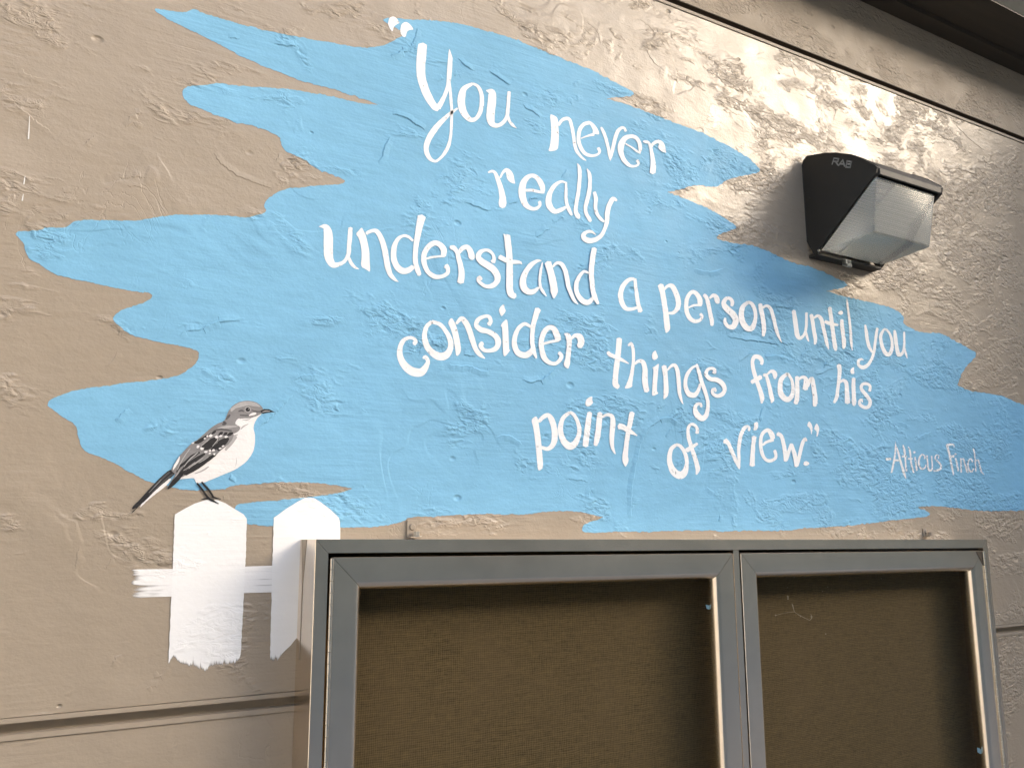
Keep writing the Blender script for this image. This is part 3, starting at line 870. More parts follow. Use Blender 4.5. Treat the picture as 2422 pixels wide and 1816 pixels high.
WORDS['things'] = (TI, """
S 398,190,78 390,300,78 380,420,78 365,540,78 350,660,78 340,780,76 345,860,82 388,893,62
S 232,382,42 260,420,58 350,460,52 440,500,46 537,552,12
S 530,290,30 570,260,46 595,330,46 605,440,46 600,550,48 585,660,52 565,770,62 540,860,84
P 500,850 472,915 535,912 588,885 585,840
S 620,560,30 680,515,48 740,530,62 770,620,72 770,740,80 775,850,80 800,955,74
P 870,430 885,390 925,355 940,400 962,450 950,480 905,502 878,485
P 873,612 920,590 977,543 965,640 955,760 945,880 945,960 972,985 885,1025 872,1000 880,850 890,720 895,632
S 1047,588,72 1065,690,68 1075,800,66 1078,900,68 1075,1000,68 1046,1062,18
S 1095,650,24 1150,590,38 1200,575,52 1240,640,58 1255,750,62 1265,870,58 1275,980,50 1300,1080,36 1326,1142,8
S 1540,580,26 1460,610,36 1390,700,50 1360,800,54 1365,900,60 1410,990,76 1490,1010,72 1540,950,52 1575,850,36
S 1522,562,32 1555,670,50 1590,800,58 1625,900,56 1660,1000,52 1685,1110,52 1680,1230,58 1650,1320,72 1590,1345,82 1520,1280,82 1500,1200,56 1530,1140,44 1580,1140,42 1592,1180,32
S 1777,690,60 1785,640,46 1740,620,42 1680,640,46 1660,710,56 1720,775,62 1820,790,68 1900,850,68 1930,930,58 1890,1000,62 1820,1020,52 1755,985,46 1755,930,46 1790,920,50 1796,960,28""")
WORDS['from'] = (TJ, """
S 227,230,40 235,190,46 200,140,58 140,130,52 110,190,48 120,290,50 150,400,54 185,500,56 215,590,60 235,670,60 229,738,22
S 97,463,52 160,430,58 222,392,56
S 255,370,40 285,370,42 310,440,46 335,540,50 355,640,56 370,700,48 357,730,22
S 305,360,24 350,320,42 395,340,62 405,390,52 400,422,18
S 565,350,40 490,420,58 470,530,64 490,630,72 560,690,68 620,650,58 640,550,46 620,430,38 568,350,40
S 690,392,50 695,490,56 695,600,56 690,690,62 672,742,50
S 705,440,24 750,400,38 800,410,52 810,470,62 800,556,72
S 830,520,40 860,440,46 890,415,48 905,500,58 920,600,60 930,700,66 920,775,44
S 900,745,20 967,738,8""")
WORDS['his'] = (TJ, """
S 1240,238,60 1250,320,52 1240,430,46 1225,560,44 1210,660,48 1177,730,32
S 1250,470,24 1290,440,42 1335,470,52 1345,580,56 1350,680,62 1352,735,68
P 1385,320 1400,285 1442,260 1435,300 1446,350 1405,362
S 1432,412,50 1430,520,52 1435,630,52 1438,730,56 1440,768,32
S 1640,580,40 1650,520,38 1610,485,38 1550,490,42 1530,540,42 1570,600,46 1620,660,48 1650,720,46 1630,780,46 1580,795,46 1520,760,42 1510,710,38 1540,690,34 1546,728,12""")
WORDS['point'] = (TK, """
P 88,345 155,293 180,340 195,430 215,580 230,720 250,965 210,1007 178,1003 165,860 145,640 120,450
S 190,370,40 250,310,56 310,285,52 355,340,74 390,450,78 400,560,78 380,660,72 310,725,52 225,705,40
S 595,250,40 510,320,54 475,430,66 480,530,70 520,630,82 590,690,97 660,660,82 710,560,60 720,460,54 690,350,46 640,270,42 598,250,40
P 805,90 840,55 892,36 888,85 902,125 870,158 825,174 800,155
S 855,252,62 840,360,72 825,480,74 810,600,76 800,688,72
S 990,257,66 980,360,74 970,470,74 955,580,74 930,678,52
S 1020,310,30 1080,280,38 1145,300,52 1160,390,68 1150,510,66 1145,620,60 1155,710,46 1191,792,14
S 1410,252,68 1390,360,64 1365,480,60 1345,600,60 1330,720,62 1320,820,72 1325,890,76 1325,955,12
S 1237,430,80 1290,440,68 1370,490,62 1477,552,14""")
WORDS['of'] = (TL, """
S 215,395,40 155,450,54 130,550,62 140,650,72 190,750,92 270,795,102 330,750,82 355,650,52 350,560,50 310,460,46 260,405,42 218,395,40
S 490,245,46 495,195,42 460,140,38 410,130,38 375,180,42 375,270,46 400,370,52 430,470,54 465,570,56 490,660,60 500,720,58 481,783,22
S 352,470,56 410,435,56 495,380,34""")
WORDS['view.'] = (TL, """
S 852,342,74 900,380,52 940,470,50 980,560,48 1015,640,42 1045,712,12
S 1040,700,30 1040,600,36 1035,480,42 1045,370,48 1065,270,48 1105,185,48 1150,155,36 1175,180,34 1165,210,30
P 1230,110 1287,93 1292,160 1270,207 1223,207 1240,155
S 1235,292,66 1232,340,52 1222,450,56 1215,560,60 1212,668,68
S 1350,400,28 1400,360,38 1488,332,36
S 1480,318,60 1465,260,68 1415,205,50 1355,240,46 1325,320,46 1325,420,46 1345,520,46 1390,590,42 1450,605,42 1515,570,42 1520,510,42 1502,472,42
S 1542,252,54 1590,280,48 1620,370,50 1640,480,52 1650,608,48
S 1655,600,44 1685,500,46 1725,385,40
S 1725,385,40 1755,480,52 1780,580,58 1790,678,50
S 1795,670,44 1825,560,48 1850,450,48 1880,350,46 1910,312,36 1915,345,34
O 1917,640,56""")
WORDS['mark_close'] = (TL, """
P 1930,150 1940,110 1958,86 1992,130 2005,190 1985,272 1978,215 1963,175
P 2020,190 2035,140 2058,113 2084,160 2092,195 2065,294 2050,285 2058,230 2040,205""")

def pix_root(u, v):
    return at(u, v, 0.0)

quote = thing("painted_quote", "large white hand-lettered quotation filling the blue paint patch", "lettering", pix_root(1400, 1230))
for key, (T, spec) in WORDS.items():
    mb = MB()
    lettering(mb, T, spec)
    o = mb.build("quotation_mark" if key.startswith("mark") else "word", WHITE, quote)
    if key.startswith("mark"):
        o["label"] = "white %s quotation mark" % ("opening" if key == "mark_open" else "closing")
    else:
        o["label"] = 'white hand-painted word "%s"' % key

SIG1 = """
S 125,517,44 215,513,42
S 300,185,6 300,320,26 290,450,30 265,590,36 225,770,30
S 305,250,14 350,390,36 390,540,40 430,680,42 465,790,46 495,880,20
S 290,540,36 395,540,38
S 440,255,20 465,340,40 480,470,34 490,600,30 505,740,36
S 425,470,36 510,465,30
S 540,285,14 570,370,34 585,490,28 595,600,32 640,770,32
S 530,510,34 620,510,28
O 652,390,38
S 665,480,24 680,590,34 700,730,30
S 850,510,40 840,450,26 800,430,28 755,480,32 735,570,34 755,660,34 800,705,32 855,670,28 870,620,20
S 890,450,26 900,560,28 910,680,32 940,735,36 985,700,30 985,600,26 975,460,24
S 1110,510,28 1105,450,28 1060,440,28 1040,500,30 1090,560,32 1150,630,34 1140,700,36 1070,730,38 1010,735,30"""
SIG2 = """
S 1265,268,36 1300,390,38 1330,540,36 1360,680,36 1385,810,28
S 1255,260,52 1320,245,40 1390,250,22 1395,300,12
S 1312,470,42 1395,465,44
O 1422,425,34
S 1425,500,28 1450,610,32 1475,740,30
S 1520,500,18 1525,620,28 1530,765,30
S 1530,520,20 1570,510,28 1600,610,32 1640,750,30 1660,775,12
S 1740,570,30 1715,510,26 1670,540,30 1655,630,32 1680,730,36 1730,750,36 1760,690,22
S 1750,320,16 1770,370,28 1785,500,24 1795,640,24 1805,750,18
S 1795,560,18 1840,530,24 1870,620,30 1900,740,30 1960,810,10"""
sig = thing("painted_signature", "small thin white attribution lettering at lower right of the blue patch", "lettering", pix_root(2200, 1140))
for spec, w in ((SIG1, "-Atticus"), (SIG2, "Finch")):
    mb = MB()
    lettering(mb, TM, spec)
    o = mb.build("word", WHITE_THIN, sig)
    o["label"] = "thin scratchy white word, %s of the attribution" % ("first" if w[0] == "-" else "second")

# the blue coat's own trowel ridges, left out where a letter covers them
for pts, kind, k in blue_r:
    ridge(blue_mb, pts, kind, k, Y_BLUE, hmax=0.0020, mask=True)
tag(blue_mb.build("painted_backdrop", [BLUE, BLUE_EDGE]), *BLUE_TAG)

# ------------------------------------------------------------------ painted picket fence
fence = thing("painted_fence", "white picket fence painted on the wall left of the display case", "painted fence", pix_root(560, 1580))
def cover_grid(rows, y, name, mat, label=None, bottom=None):
    """rows: (v, u_left, u_right, cover) from top to bottom"""
    mb = MB()
    nx = 28
    vlast = rows[-1][0]
    vs = rows[-4][0]
    def vv(v, t):
        if bottom is None or v <= vs:
            return v
        return v + (np.interp(t, bottom[0], bottom[1]) - vlast) * (v - vs) / (vlast - vs)
    P = catmull([(r[0], r[1], r[2], r[3]) for r in rows], step=1e9)
    R_ = []
    for i in range(len(rows) - 1):
        k = max(1, int(abs(rows[i + 1][0] - rows[i][0]) / 5))
        for j in range(k):
            t = j / k
            R_.append([a + (b - a) * t for a, b in zip(rows[i], rows[i + 1])])
    R_.append(list(rows[-1]))
    jl, jr = wob(len(R_), 0.8, 0.6), wob(len(R_), 0.8, 0.6)
    ids = []
    for i, (v, ul, ur, c) in enumerate(R_):
        ids.append([mb.vert(at(ul + jl[i] + (ur + jr[i] - ul - jl[i]) * k / nx, vv(v, k / nx), y), c) for k in range(nx + 1)])
    for i in range(len(R_) - 1):
        for k in range(nx):
            mb.face((ids[i][k], ids[i + 1][k], ids[i + 1][k + 1], ids[i][k + 1]))
    o = mb.build(name, mat, fence)
    if label:
        o["label"] = label
    return o
cover_grid([(1182, 488, 514, 1.6), (1190, 462, 534, 1.6), (1201, 440, 552, 1.6), (1216, 414, 577, 1.6), (1226, 413, 584, 1.6),
            (1311, 410, 581.5, 1.6), (1460, 403, 574.5, 1.6), (1530, 400, 570, 1.6), (1556, 399, 569, 1.3), (1564, 398.5, 568, 0.8), (1575, 398, 567, -0.35)],
           Y_WHITE - 0.0002, "picket", FENCE, "whole white painted picket with pointed top",
           ([0, .03, .08, .17, .30, .42, .50, .60, .75, .88, .96, 1], [1576, 1566, 1556, 1574, 1578, 1586, 1592, 1584, 1578, 1573, 1572, 1560]))
cover_grid([(1177, 722, 742, 1.6), (1186, 704, 757, 1.6), (1204, 676, 781, 1.6), (1224, 648, 802, 1.6), (1235, 647, 804, 1.6),
            (1276, 646, 805, 1.6), (1277, 646, 716, 1.6), (1348, 644, 714, 1.6), (1500, 640, 709, 1.6), (1525, 639.5, 688, 1.5), (1545, 639, 668, 1.1), (1568, 639, 652, -0.3)],
           Y_WHITE - 0.0002, "picket", FENCE, "white painted picket cut off by the display case")
mb = MB()
cols = [(308, 1347, 1414, -0.15), (318, 1346.5, 1413.5, 0.45), (330, 1346, 1413, 0.75), (352, 1345.5, 1412, 1.0), (409, 1345, 1410, 1.15),
        (500, 1342, 1406, 1.3), (577, 1339, 1402, 1.15), (612, 1338, 1401, 1.1), (650, 1337, 1400, 1.1)]
ids = []
ny = 12
for u, v0, v1, c in cols:
    ids.append([mb.vert(at(u + random.uniform(-3, 3) * (c < 0.6), v0 + (v1 - v0) * k / ny, Y_WHITE), c * (1.0 if 0 < k < ny else 0.85)) for k in range(ny + 1)])
for i in range(len(cols) - 1):
    for k in range(ny):
        mb.face((ids[i][k], ids[i][k + 1], ids[i + 1][k + 1], ids[i + 1][k]))
mb.build("rail", FENCE_H, fence)

# ------------------------------------------------------------------ painted bird
bird = thing("painted_bird", "grey and white songbird painted standing on the whole white picket", "painted bird", pix_root(500, 1190))
BM = [B_CREAM, B_GREY, B_SOFT, B_DARK, B_SLATE]
CR, GR, SO, DK, SL = 0, 1, 2, 3, 4
def bpoly(mb, s, y, m, smooth=True):
    q = [TBIRD.p(p) for p in nums(s, 2)]
    P = catmull(q, closed=True, step=3.0) if smooth else q
    n = len(P)
    j = wob(n, 0.35, 0.8)
    mb.poly([at(p[0] + j[i], p[1] + j[i - 3], y) for i, p in enumerate(P)], m)
def bstroke(mb, s, y, m):
    stroke(mb, [TBIRD.p(p) for p in nums(s, 3)], y, m, jitter=0.25, step=2.5)
yb = -0.0009
def Y(k):
    return yb - 0.000025 * k
mb = MB()
bpoly(mb, "1870,262 1830,310 1790,370 1768,450 1785,540 1787,640 1762,760 1700,860 1600,950 1500,1010 1350,1070 1250,1115 1160,1150 1090,1172 1020,1168 990,1112 900,1115 790,1122 830,1080 900,1000 1100,850 1300,600 1400,430 1500,350 1700,270", Y(0), CR)
bstroke(mb, "1530,560,60 1480,640,50 1400,740,30", Y(1), SO)
bstroke(mb, "1440,600,24 1500,560,20 1560,540,10", Y(2), SO)
for k, s in enumerate(("1180,960,16 1100,1010,22 1000,1050,10", "1540,840,4 1545,900,6 1520,980,4")):
    bstroke(mb, s, Y(3 + k), SO)
mb.build("body", BM, bird)
mb = MB()
bpoly(mb, "1375,362 1400,330 1440,235 1500,160 1580,115 1680,97 1780,110 1850,150 1892,205 1884,255 1800,300 1720,325 1610,330 1545,355 1530,400 1590,440 1575,490 1500,530 1400,525 1250,515 1130,570 980,660 1010,630 1150,505 1270,410", Y(10), GR)
bpoly(mb, "1470,200 1580,125 1690,105 1790,125 1860,175 1780,170 1690,160 1600,180 1530,200 1480,240", Y(11), SO)
bstroke(mb, "1570,238,12 1615,224,26 1640,240,12", Y(12), SL)
bstroke(mb, "1745,220,12 1800,238,20 1870,240,10", Y(13), SL)
bstroke(mb, "1590,285,14 1680,290,18 1740,280,8", Y(14), SL)
bstroke(mb, "1460,280,20 1435,310,34 1410,340,18", Y(15), SL)
bstroke(mb, "1370,370,20 1400,395,40 1360,410,20", Y(16), SL)
bstroke(mb, "1300,460,20 1420,440,34 1560,430,14", Y(17), SO)
bstroke(mb, "1240,490,10 1340,470,22 1480,490,16", Y(18), SL)
bstroke(mb, "1710,290,16 1760,270,34 1800,262,24", Y(19), CR)
bpoly(mb, "1545,350 1585,325 1600,360 1640,330 1720,330 1790,310 1770,400 1640,440 1560,420 1535,385", Y(20), CR)
bstroke(mb, "1620,345,6 1680,350,12 1740,320,5", Y(21), SO)
bstroke(mb, "1600,470,10 1640,430,18 1700,400,6", Y(22), SO)
mb.build("head", BM, bird)
mb = MB()
bpoly(mb, "1130,565 1200,500 1270,490 1400,510 1500,525 1490,600 1425,680 1335,750 1265,820 1100,945 980,1025 860,1080 780,1130 715,1190 648,1257 630,1250 690,1150 740,1060 700,1020 690,1000 740,910 800,820 890,720 960,655 1010,620", Y(30), GR)
# dark upper covert row
k = 31
for s in ("1215,540,10 1245,512,34 1275,495,14", "1310,545,14 1340,525,42 1365,510,16", "1375,545,16 1400,530,40 1425,515,14", "1420,555,14 1465,530,46 1500,515,14",
          "1165,575,10 1190,545,24 1215,520,10"):
    bstroke(mb, s, Y(k), DK); k += 1
for s in ("1160,550,16 1100,600,46 1040,635,44 985,650,12", "1265,585,24 1200,630,56 1130,680,52 1090,700,16", "1310,590,24 1240,650,64 1170,705,60 1120,735,14",
          "1440,590,30 1380,640,74 1300,690,74 1210,740,20", "1400,590,20 1340,620,30 1300,640,12", "1300,740,30 1330,730,26 1350,715,8",
          "1060,770,24 960,830,44 880,900,36 800,960,30 760,1030,14", "1130,790,26 1020,860,50 920,930,50 840,1010,40 780,1080,20",
          "1270,800,30 1160,870,56 1040,940,60 940,1000,56 860,1050,40", "1200,860,20 1080,940,40 980,1000,44 880,1060,30",
          "860,1000,50 800,1080,60 720,1170,56 650,1245,22"):
    bstroke(mb, s, Y(k), DK); k += 1
for s in ("1310,560,10 1290,620,12 1230,690,8", "1190,600,8 1130,650,10 1080,690,6", "940,720,10 880,800,12 820,900,12 770,1000,8", "1045,770,10 960,840,16 900,900,12 860,960,6",
          "1110,845,8 1030,900,14 960,950,12 920,985,6", "1180,830,6 1120,870,10 1050,910,6", "800,1000,8 770,1060,12 740,1090,8", "1000,900,5 920,960,8 850,1010,5"):
    bstroke(mb, s, Y(k), SO); k += 1
for s in ("800,825,10 780,880,30 740,950,30 715,1000,8",):
    bstroke(mb, s, Y(k), CR); k += 1
for (x, y, a, b) in ((1165, 560, 30, 26), (1210, 555, 56, 44), (1285, 572, 50, 44), (1340, 560, 50, 32), (1410, 570, 50, 32), (1130, 590, 22, 16),
                     (1040, 697, 50, 44), (1090, 725, 56, 44), (1145, 765, 46, 32), (1200, 750, 40, 34), (1245, 745, 50, 30), (1255, 795, 38, 28), (1195, 785, 30, 20), (1330, 720, 46, 22),
                     (975, 650, 44, 20), (1370, 690, 40, 20)):
    u, v = TBIRD.p((x, y))
    mb.poly([at(u + math.cos(t) * a / 2.5 / 5.53 * random.uniform(.6, 1.3) + math.sin(t) * 1.5, v + math.sin(t) * b / 2.5 / 5.53 * random.uniform(.6, 1.3) - math.cos(t) * 1.5, Y(k))
             for t in np.linspace(0, 2 * math.pi, 12)[:-1]], CR)
    k += 0.3
mb.build("wing", BM, bird)
mb = MB()
bpoly(mb, "690,1120 640,1190 560,1260 480,1320 400,1385 330,1450 285,1490 320,1420 400,1330 520,1220 640,1130", Y(4), CR)
bpoly(mb, "690,1000 745,1035 700,1090 640,1135 500,1255 380,1375 265,1480 170,1572 182,1545 235,1498 183,1513 190,1478 280,1388 400,1255 520,1128 620,1038", Y(6), DK, True)
for s in ("670,1030,20 600,1090,24 500,1190,16 420,1280,6", "720,1050,14 640,1110,14 520,1220,10 400,1330,5"):
    bstroke(mb, s, Y(7), SL)
bstroke(mb, "560,1130,8 480,1215,10 400,1300,6", Y(8), GR)
mb.build("tail", BM, bird)
mb = MB()
bpoly(mb, "1858,228 1910,203 1970,208 2052,248 1960,252 1885,266", Y(24), DK, False)
bstroke(mb, "1885,245,8 1930,232,12 1985,233,5", Y(25), SO)
mb.build("beak", BM, bird)
mb = MB()
for r_, m_, kk in ((40, SO, 24), (31, DK, 26)):
    u, v = TBIRD.p((1693, 212))
    mb.poly([at(u + math.cos(t) * r_ / 5.53, v + math.sin(t) * r_ * 0.92 / 5.53, Y(kk)) for t in np.linspace(0, 2 * math.pi, 20)[:-1]], m_)
u, v = TBIRD.p((1706, 202))
mb.poly([at(u + math.cos(t) * 7 / 5.53, v + math.sin(t) * 6 / 5.53, Y(27)) for t in np.linspace(0, 2 * math.pi, 9)[:-1]], SO)
mb.build("eye", BM, bird)
for ss in (("1030,1175,24 1090,1250,28 1140,1320,28 1185,1375,30 1230,1400,26 1310,1442,8", "1190,1372,22 1140,1376,16 1088,1386,8"),
           ("1090,1160,22 1140,1215,28 1180,1260,28 1215,1310,26 1245,1362,24", "1225,1350,18 1280,1368,18 1340,1382,8")):
    mb = MB()
    for q, s in enumerate(ss):
        bstroke(mb, s, Y(28 + q), DK)
    mb.build("leg", BM, bird)

# ------------------------------------------------------------------ white paint drips far left
for u, v0, v1, lab in ((69, 275, 329, "longest white paint drip high on the far left of the tan wall"),
                       (58, 417, 436, "faint short white paint drip between two others on the far left wall"),
                       (54, 459, 475, "lowest short white paint drip above the blue point at far left")):
    mb = MB()
    stroke(mb, [(u + 1, v0, 1.2), (u, (v0 + v1) / 2, 2.6), (u - 1.5, v1, 3.0)], -0.0012, jitter=0.3)
    tag(mb.build("paint_drip", DRIP), lab, "paint drip", "white paint drips on the wall")

# ------------------------------------------------------------------ wall light
xl, xr = 1.1917, 1.366
lampr = thing("wall_light", "dark bronze wedge-shaped wall light with ribbed glass lens above the mural's right side", "wall light", W(1.28, 0, 0.486))
prof = [(0.0, 0.512), (0.0, 0.655), (-0.004, 0.664), (-0.012, 0.6685)]
def side_pt(u, v, x=xl):
    d = ROT @ np.array([u - PX, v - PY, FPX])
    t = x / d[0]
    return (-1 + d[1] * t, d[2] * t)
for q in ((300, 187), (420, 166), (560, 162), (720, 182), (880, 235), (1040, 318)):
    u, v = TLAMP.p(q)
    prof.append(side_pt(u, v))
tip = side_pt(*TLAMP.p((1062, 340)))
prof += [tip]
lowf = side_pt(*TLAMP.p((318, 1392)))
prof2 = [(tip[0] + 0.003, tip[1] - 0.010), (lowf[0] - 0.002, lowf[1] + 0.002), (lowf[0] + 0.004, lowf[1] - 0.002)]
hous = MB()
full = prof + prof2
th = 0.005
# two side plates
for x0, x1 in ((xl, xl + th), (xr - th, xr)):
    a = [hous.vert(W(x0, p[0], p[1])) for p in full]
    b = [hous.vert(W(x1, p[0], p[1])) for p in full]
    n = len(full)
    for k in range(n):
        hous.face((a[k], a[(k + 1) % n], b[(k + 1) % n], b[k]))
    tri = tessellate_polygon([[Vector((p[0], p[1], 0)) for p in full]])
    for t in tri:
        hous.face([a[q] for q in t]); hous.face([b[q] for q in reversed(t)])
# roof shell, back and bottom lip
shell = [full[0]] + prof[1:]
for k in range(len(shell) - 1):
    p, q = shell[k], shell[k + 1]
    hous.quad(W(xl + th, p[0], p[1]), W(xr - th, p[0], p[1]), W(xr - th, q[0], q[1]), W(xl + th, q[0], q[1]))
    s = 0.006
    hous.quad(W(xl + th, p[0] * 0.96 - 0.001, p[1] - s), W(xr - th, p[0] * 0.96 - 0.001, p[1] - s), W(xr - th, q[0] * 0.96 - 0.001, q[1] - s), W(xl + th, q[0] * 0.96 - 0.001, q[1] - s))
hous.box(W(xl + th, tip[0] - 0.0005, tip[1] - 0.0115), W(xr - th, tip[0] + 0.004, tip[1]))
hous.box(W(xl + 0.001, lowf[0] - 0.003, lowf[1] - 0.0045), W(xr - 0.004, -0.0005, lowf[1] + 0.001))
ho = hous.build("housing", BRONZE, lampr)
bv = ho.modifiers.new("soft edges", 'BEVEL'); bv.width = 0.0022; bv.segments = 2; bv.limit_method = 'ANGLE'; bv.angle_limit = R(50)

lt_ = side_pt(*TLAMP.p((1015, 440)))
lf_ = side_pt(*TLAMP.p((1015, 1140)))
lb_ = side_pt(*TLAMP.p((350, 1368)))
lx0, lx1 = xl + 0.0008, xr - 0.026
lp = [(tip[0] + 0.006, lt_[1]), (lf_[0], lf_[1]), (lb_[0], lb_[1])]
bm = bmesh.new()
va = [bm.verts.new(W(lx0, p[0], p[1])) for p in lp]
vb = [bm.verts.new(W(lx1 + (0.014 if i == 0 else 0.002 if i == 1 else 0.02), p[0], p[1])) for i, p in enumerate(lp)]
bm.faces.new(va); bm.faces.new(list(reversed(vb)))
for k in range(3):
    bm.faces.new((va[k], vb[k], vb[(k + 1) % 3], va[(k + 1) % 3]))
bmesh.ops.recalc_face_normals(bm, faces=bm.faces)
bmesh.ops.bevel(bm, geom=[e for e in bm.edges], offset=0.007, segments=3, profile=0.6, affect='EDGES')
mb = MB()
for v in bm.verts:
    v.index = mb.vert(v.co)
for f in bm.faces:
    mb.face([v.index for v in f.verts])
bm.free()
lens = mb.build("lens", LENS, lampr, True, 35)
mb = MB()
xm = lx0 + (lx1 - lx0) * 0.40
def refl(x0, x1, k, m):
    a = (lp[0][0] + k, lp[0][1] - 0.004); b = (lp[2][0] + 0.002, lp[2][1] + k + 0.004); c = (lp[1][0] * 0.55, lp[1][1] + 0.055)
    mb.quad(W(x0, a[0], a[1]), W(x1, a[0], a[1]), W(x1, c[0], c[1]), W(x0, c[0], c[1]), m)
    mb.quad(W(x0, c[0], c[1]), W(x1, c[0], c[1]), W(x1, b[0], b[1]), W(x0, b[0], b[1]), m)
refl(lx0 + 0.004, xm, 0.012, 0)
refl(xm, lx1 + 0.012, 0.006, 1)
mb.build("reflector", [REFL_A, REFL_B], lampr)
# latch bracket under the lens
mb = MB()
cL = at(2001, 622, -0.022 * D)
mb.box(cL + Vector((-0.010, -0.008, -0.008)), cL + Vector((0.010, 0.004, 0.006)))
mb.box(cL + Vector((-0.012, -0.014, -0.014)), cL + Vector((0.004, -0.006, -0.006)))
mb.cyl(cL + Vector((0.001, -0.012, 0.0)), cL + Vector((0.001, -0.0075, 0.0)), 0.004, 10)
lo = mb.build("latch", STEEL, lampr)
bv = lo.modifiers.new("soft edges", 'BEVEL'); bv.width = 0.0015; bv.segments = 2
for q, r_ in (((228, 730), 0.004), ((345, 1362), 0.0035)):
    yy, zz_ = side_pt(*TLAMP.p(q))
    mb = MB()
    c = W(xl, yy, zz_)
    mb.cyl(c + Vector((0.002, 0, 0)), c + Vector((-0.0016, 0, 0)), r_, 12, r1=r_ * 0.8)
    mb.box(c + Vector((-0.0019, -r_ * .75, -0.0005)), c + Vector((-0.0015, r_ * .75, 0.0005)))
    mb.build("screw", STEEL if r_ < 0.004 else BRONZE, lampr)
mb = MB()
def logo(q, w=15):
    P = [side_pt(*TLAMP.p(p)) for p in q]
    for a, b in zip(P[:-1], P[1:]):
        a, b = np.array(a), np.array(b)
        t = (b - a) / np.linalg.norm(b - a); nr = np.array([-t[1], t[0]]) * 0.00135
        a2, b2 = a - t * 0.0012, b + t * 0.0012
        x = xl - 0.0004
        mb.quad(W(x, *(a2 + nr)), W(x, *(b2 + nr)), W(x, *(b2 - nr)), W(x, *(a2 - nr)))
        logo.k += 1
logo.k = 0
logo([(512, 302), (534, 232), (590, 240), (580, 274), (524, 270)]); logo([(555, 274), (580, 312)])
logo([(592, 318), (640, 254), (664, 328)]); logo([(612, 300), (652, 304)])
logo([(680, 340), (694, 266), (748, 276), (740, 304), (688, 302)]); logo([(740, 306), (732, 344), (680, 340)])
lg = mb.build("logo", LOGO, lampr)

# ------------------------------------------------------------------ display case
ROLL = 0.0058
X0 = 0.299
def C(x, y, z):
    """case coordinates: the case hangs very slightly out of level"""
    return W(x, y, z - (x - X0) * ROLL)
CASE_L, CASE_R, CASE_T, CASE_B = 0.299, 1.5497, -0.0024, -0.72
DEP = 0.0575
case = thing("display_case", "wide weathered aluminium display case with two framed doors below the mural", "display case", C(0.92, 0, CASE_B))

def sweep_bar(mb, rect, prof, side, gap=0.00025, m=0, zdrop=0.0):
    """one mitred bar of a rectangular frame; prof = (inset from the outer edge, y)"""
    x0, x1, z0, z1 = rect
    def corner(ins, which):
        return {'tl': (x0 + ins, z1 - ins), 'tr': (x1 - ins, z1 - ins), 'bl': (x0 + ins, z0 + ins), 'br': (x1 - ins, z0 + ins)}[which]
    ends = {'top': ('tl', 'tr'), 'bottom': ('br', 'bl'), 'left': ('bl', 'tl'), 'right': ('tr', 'br')}[side]
    A, B = [], []
    for ins, y in prof:
        a, b = np.array(corner(ins, ends[0])), np.array(corner(ins, ends[1]))
        t = (b - a) / np.linalg.norm(b - a)
        a = a + t * gap; b = b - t * gap
        A.append(mb.vert(C(a[0], y, a[1]))); B.append(mb.vert(C(b[0], y, b[1])))
    for k in range(len(prof) - 1):
        mb.face((A[k], B[k], B[k + 1], A[k + 1]), m)

FW = 0.0150
mb = MB()
fprof = [(0.0, -0.0005), (0.0, -DEP + 0.0006), (0.0006, -DEP), (FW, -DEP), (FW, -0.006)]
for sd_ in ('top', 'bottom', 'left', 'right'):
    sweep_bar(mb, (CASE_L, CASE_R, CASE_B, CASE_T), fprof, sd_)
mb.build("case_frame", ALU, case)
mb = MB()
mb.quad(C(CASE_L + FW, -0.007, CASE_B + FW), C(CASE_R - FW, -0.007, CASE_B + FW), C(CASE_R - FW, -0.007, CASE_T - FW), C(CASE_L + FW, -0.007, CASE_T - FW))
mb.build("backing_panel", BURLAP, case)
# dark liner just inside the frame, behind the gap over the doors
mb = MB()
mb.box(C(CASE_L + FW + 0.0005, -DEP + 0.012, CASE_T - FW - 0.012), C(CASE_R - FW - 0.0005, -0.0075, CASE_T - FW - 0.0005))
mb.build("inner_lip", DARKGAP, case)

def door(x0, x1, top, hinge_left, label):
    rect = (x0, x1, CASE_B + FW + 0.004, top)
    yf = -DEP + 0.0008
    w = 0.0268
    prof = [(0.0, -0.030), (0.0, yf + 0.0006), (0.0006, yf), (w, yf)]
    for k in range(1, 9):
        a = k / 8 * math.pi / 2
        prof.append((w + 0.0095 * math.sin(a), yf + 0.0130 * (1 - math.cos(a))))
    prof.append((w + 0.0095, yf + 0.0150))
    mb = MB()
    for sd_ in ('top', 'bottom', 'left', 'right'):
        sweep_bar(mb, rect, prof, sd_, 0.0003)
    # fill behind the mitre lines
    d = mb.build("door", ALU, case, True, 30)
    d["label"] = label
    mb = MB()
    ins = w + 0.006
    mb.quad(C(x0 + ins, -0.0425, rect[2] + ins), C(x1 - ins, -0.0425, rect[2] + ins), C(x1 - ins, -0.0425, top - ins), C(x0 + ins, -0.0425, top - ins))
    mb.build("pane", PANE, d)
    mb = MB()
    hx = x0 - 0.0012 if hinge_left else x1 + 0.0012
    z = top - 0.001
    while z > CASE_B + 0.04:
        seg = 0.0125
        mb.cyl(C(hx, -DEP - 0.0006, z), C(hx, -DEP - 0.0006, z - seg + 0.0006), 0.0030, 10)
        z -= seg
    mb.build("hinge", HINGE, d, True, 40)
    return d
dl = door(0.3195, 0.9215, -0.0222, True, "left door, the wider one, with centre strip")
dr = door(0.9372, 1.5330, -0.0222, False, "right door with a broken top right mitre corner")
mb = MB()
mb.box(C(0.9218, -DEP + 0.0002, CASE_B + FW + 0.004), C(0.9330, -0.03, -0.0178))
mb.build("centre_strip", ALU, dl)
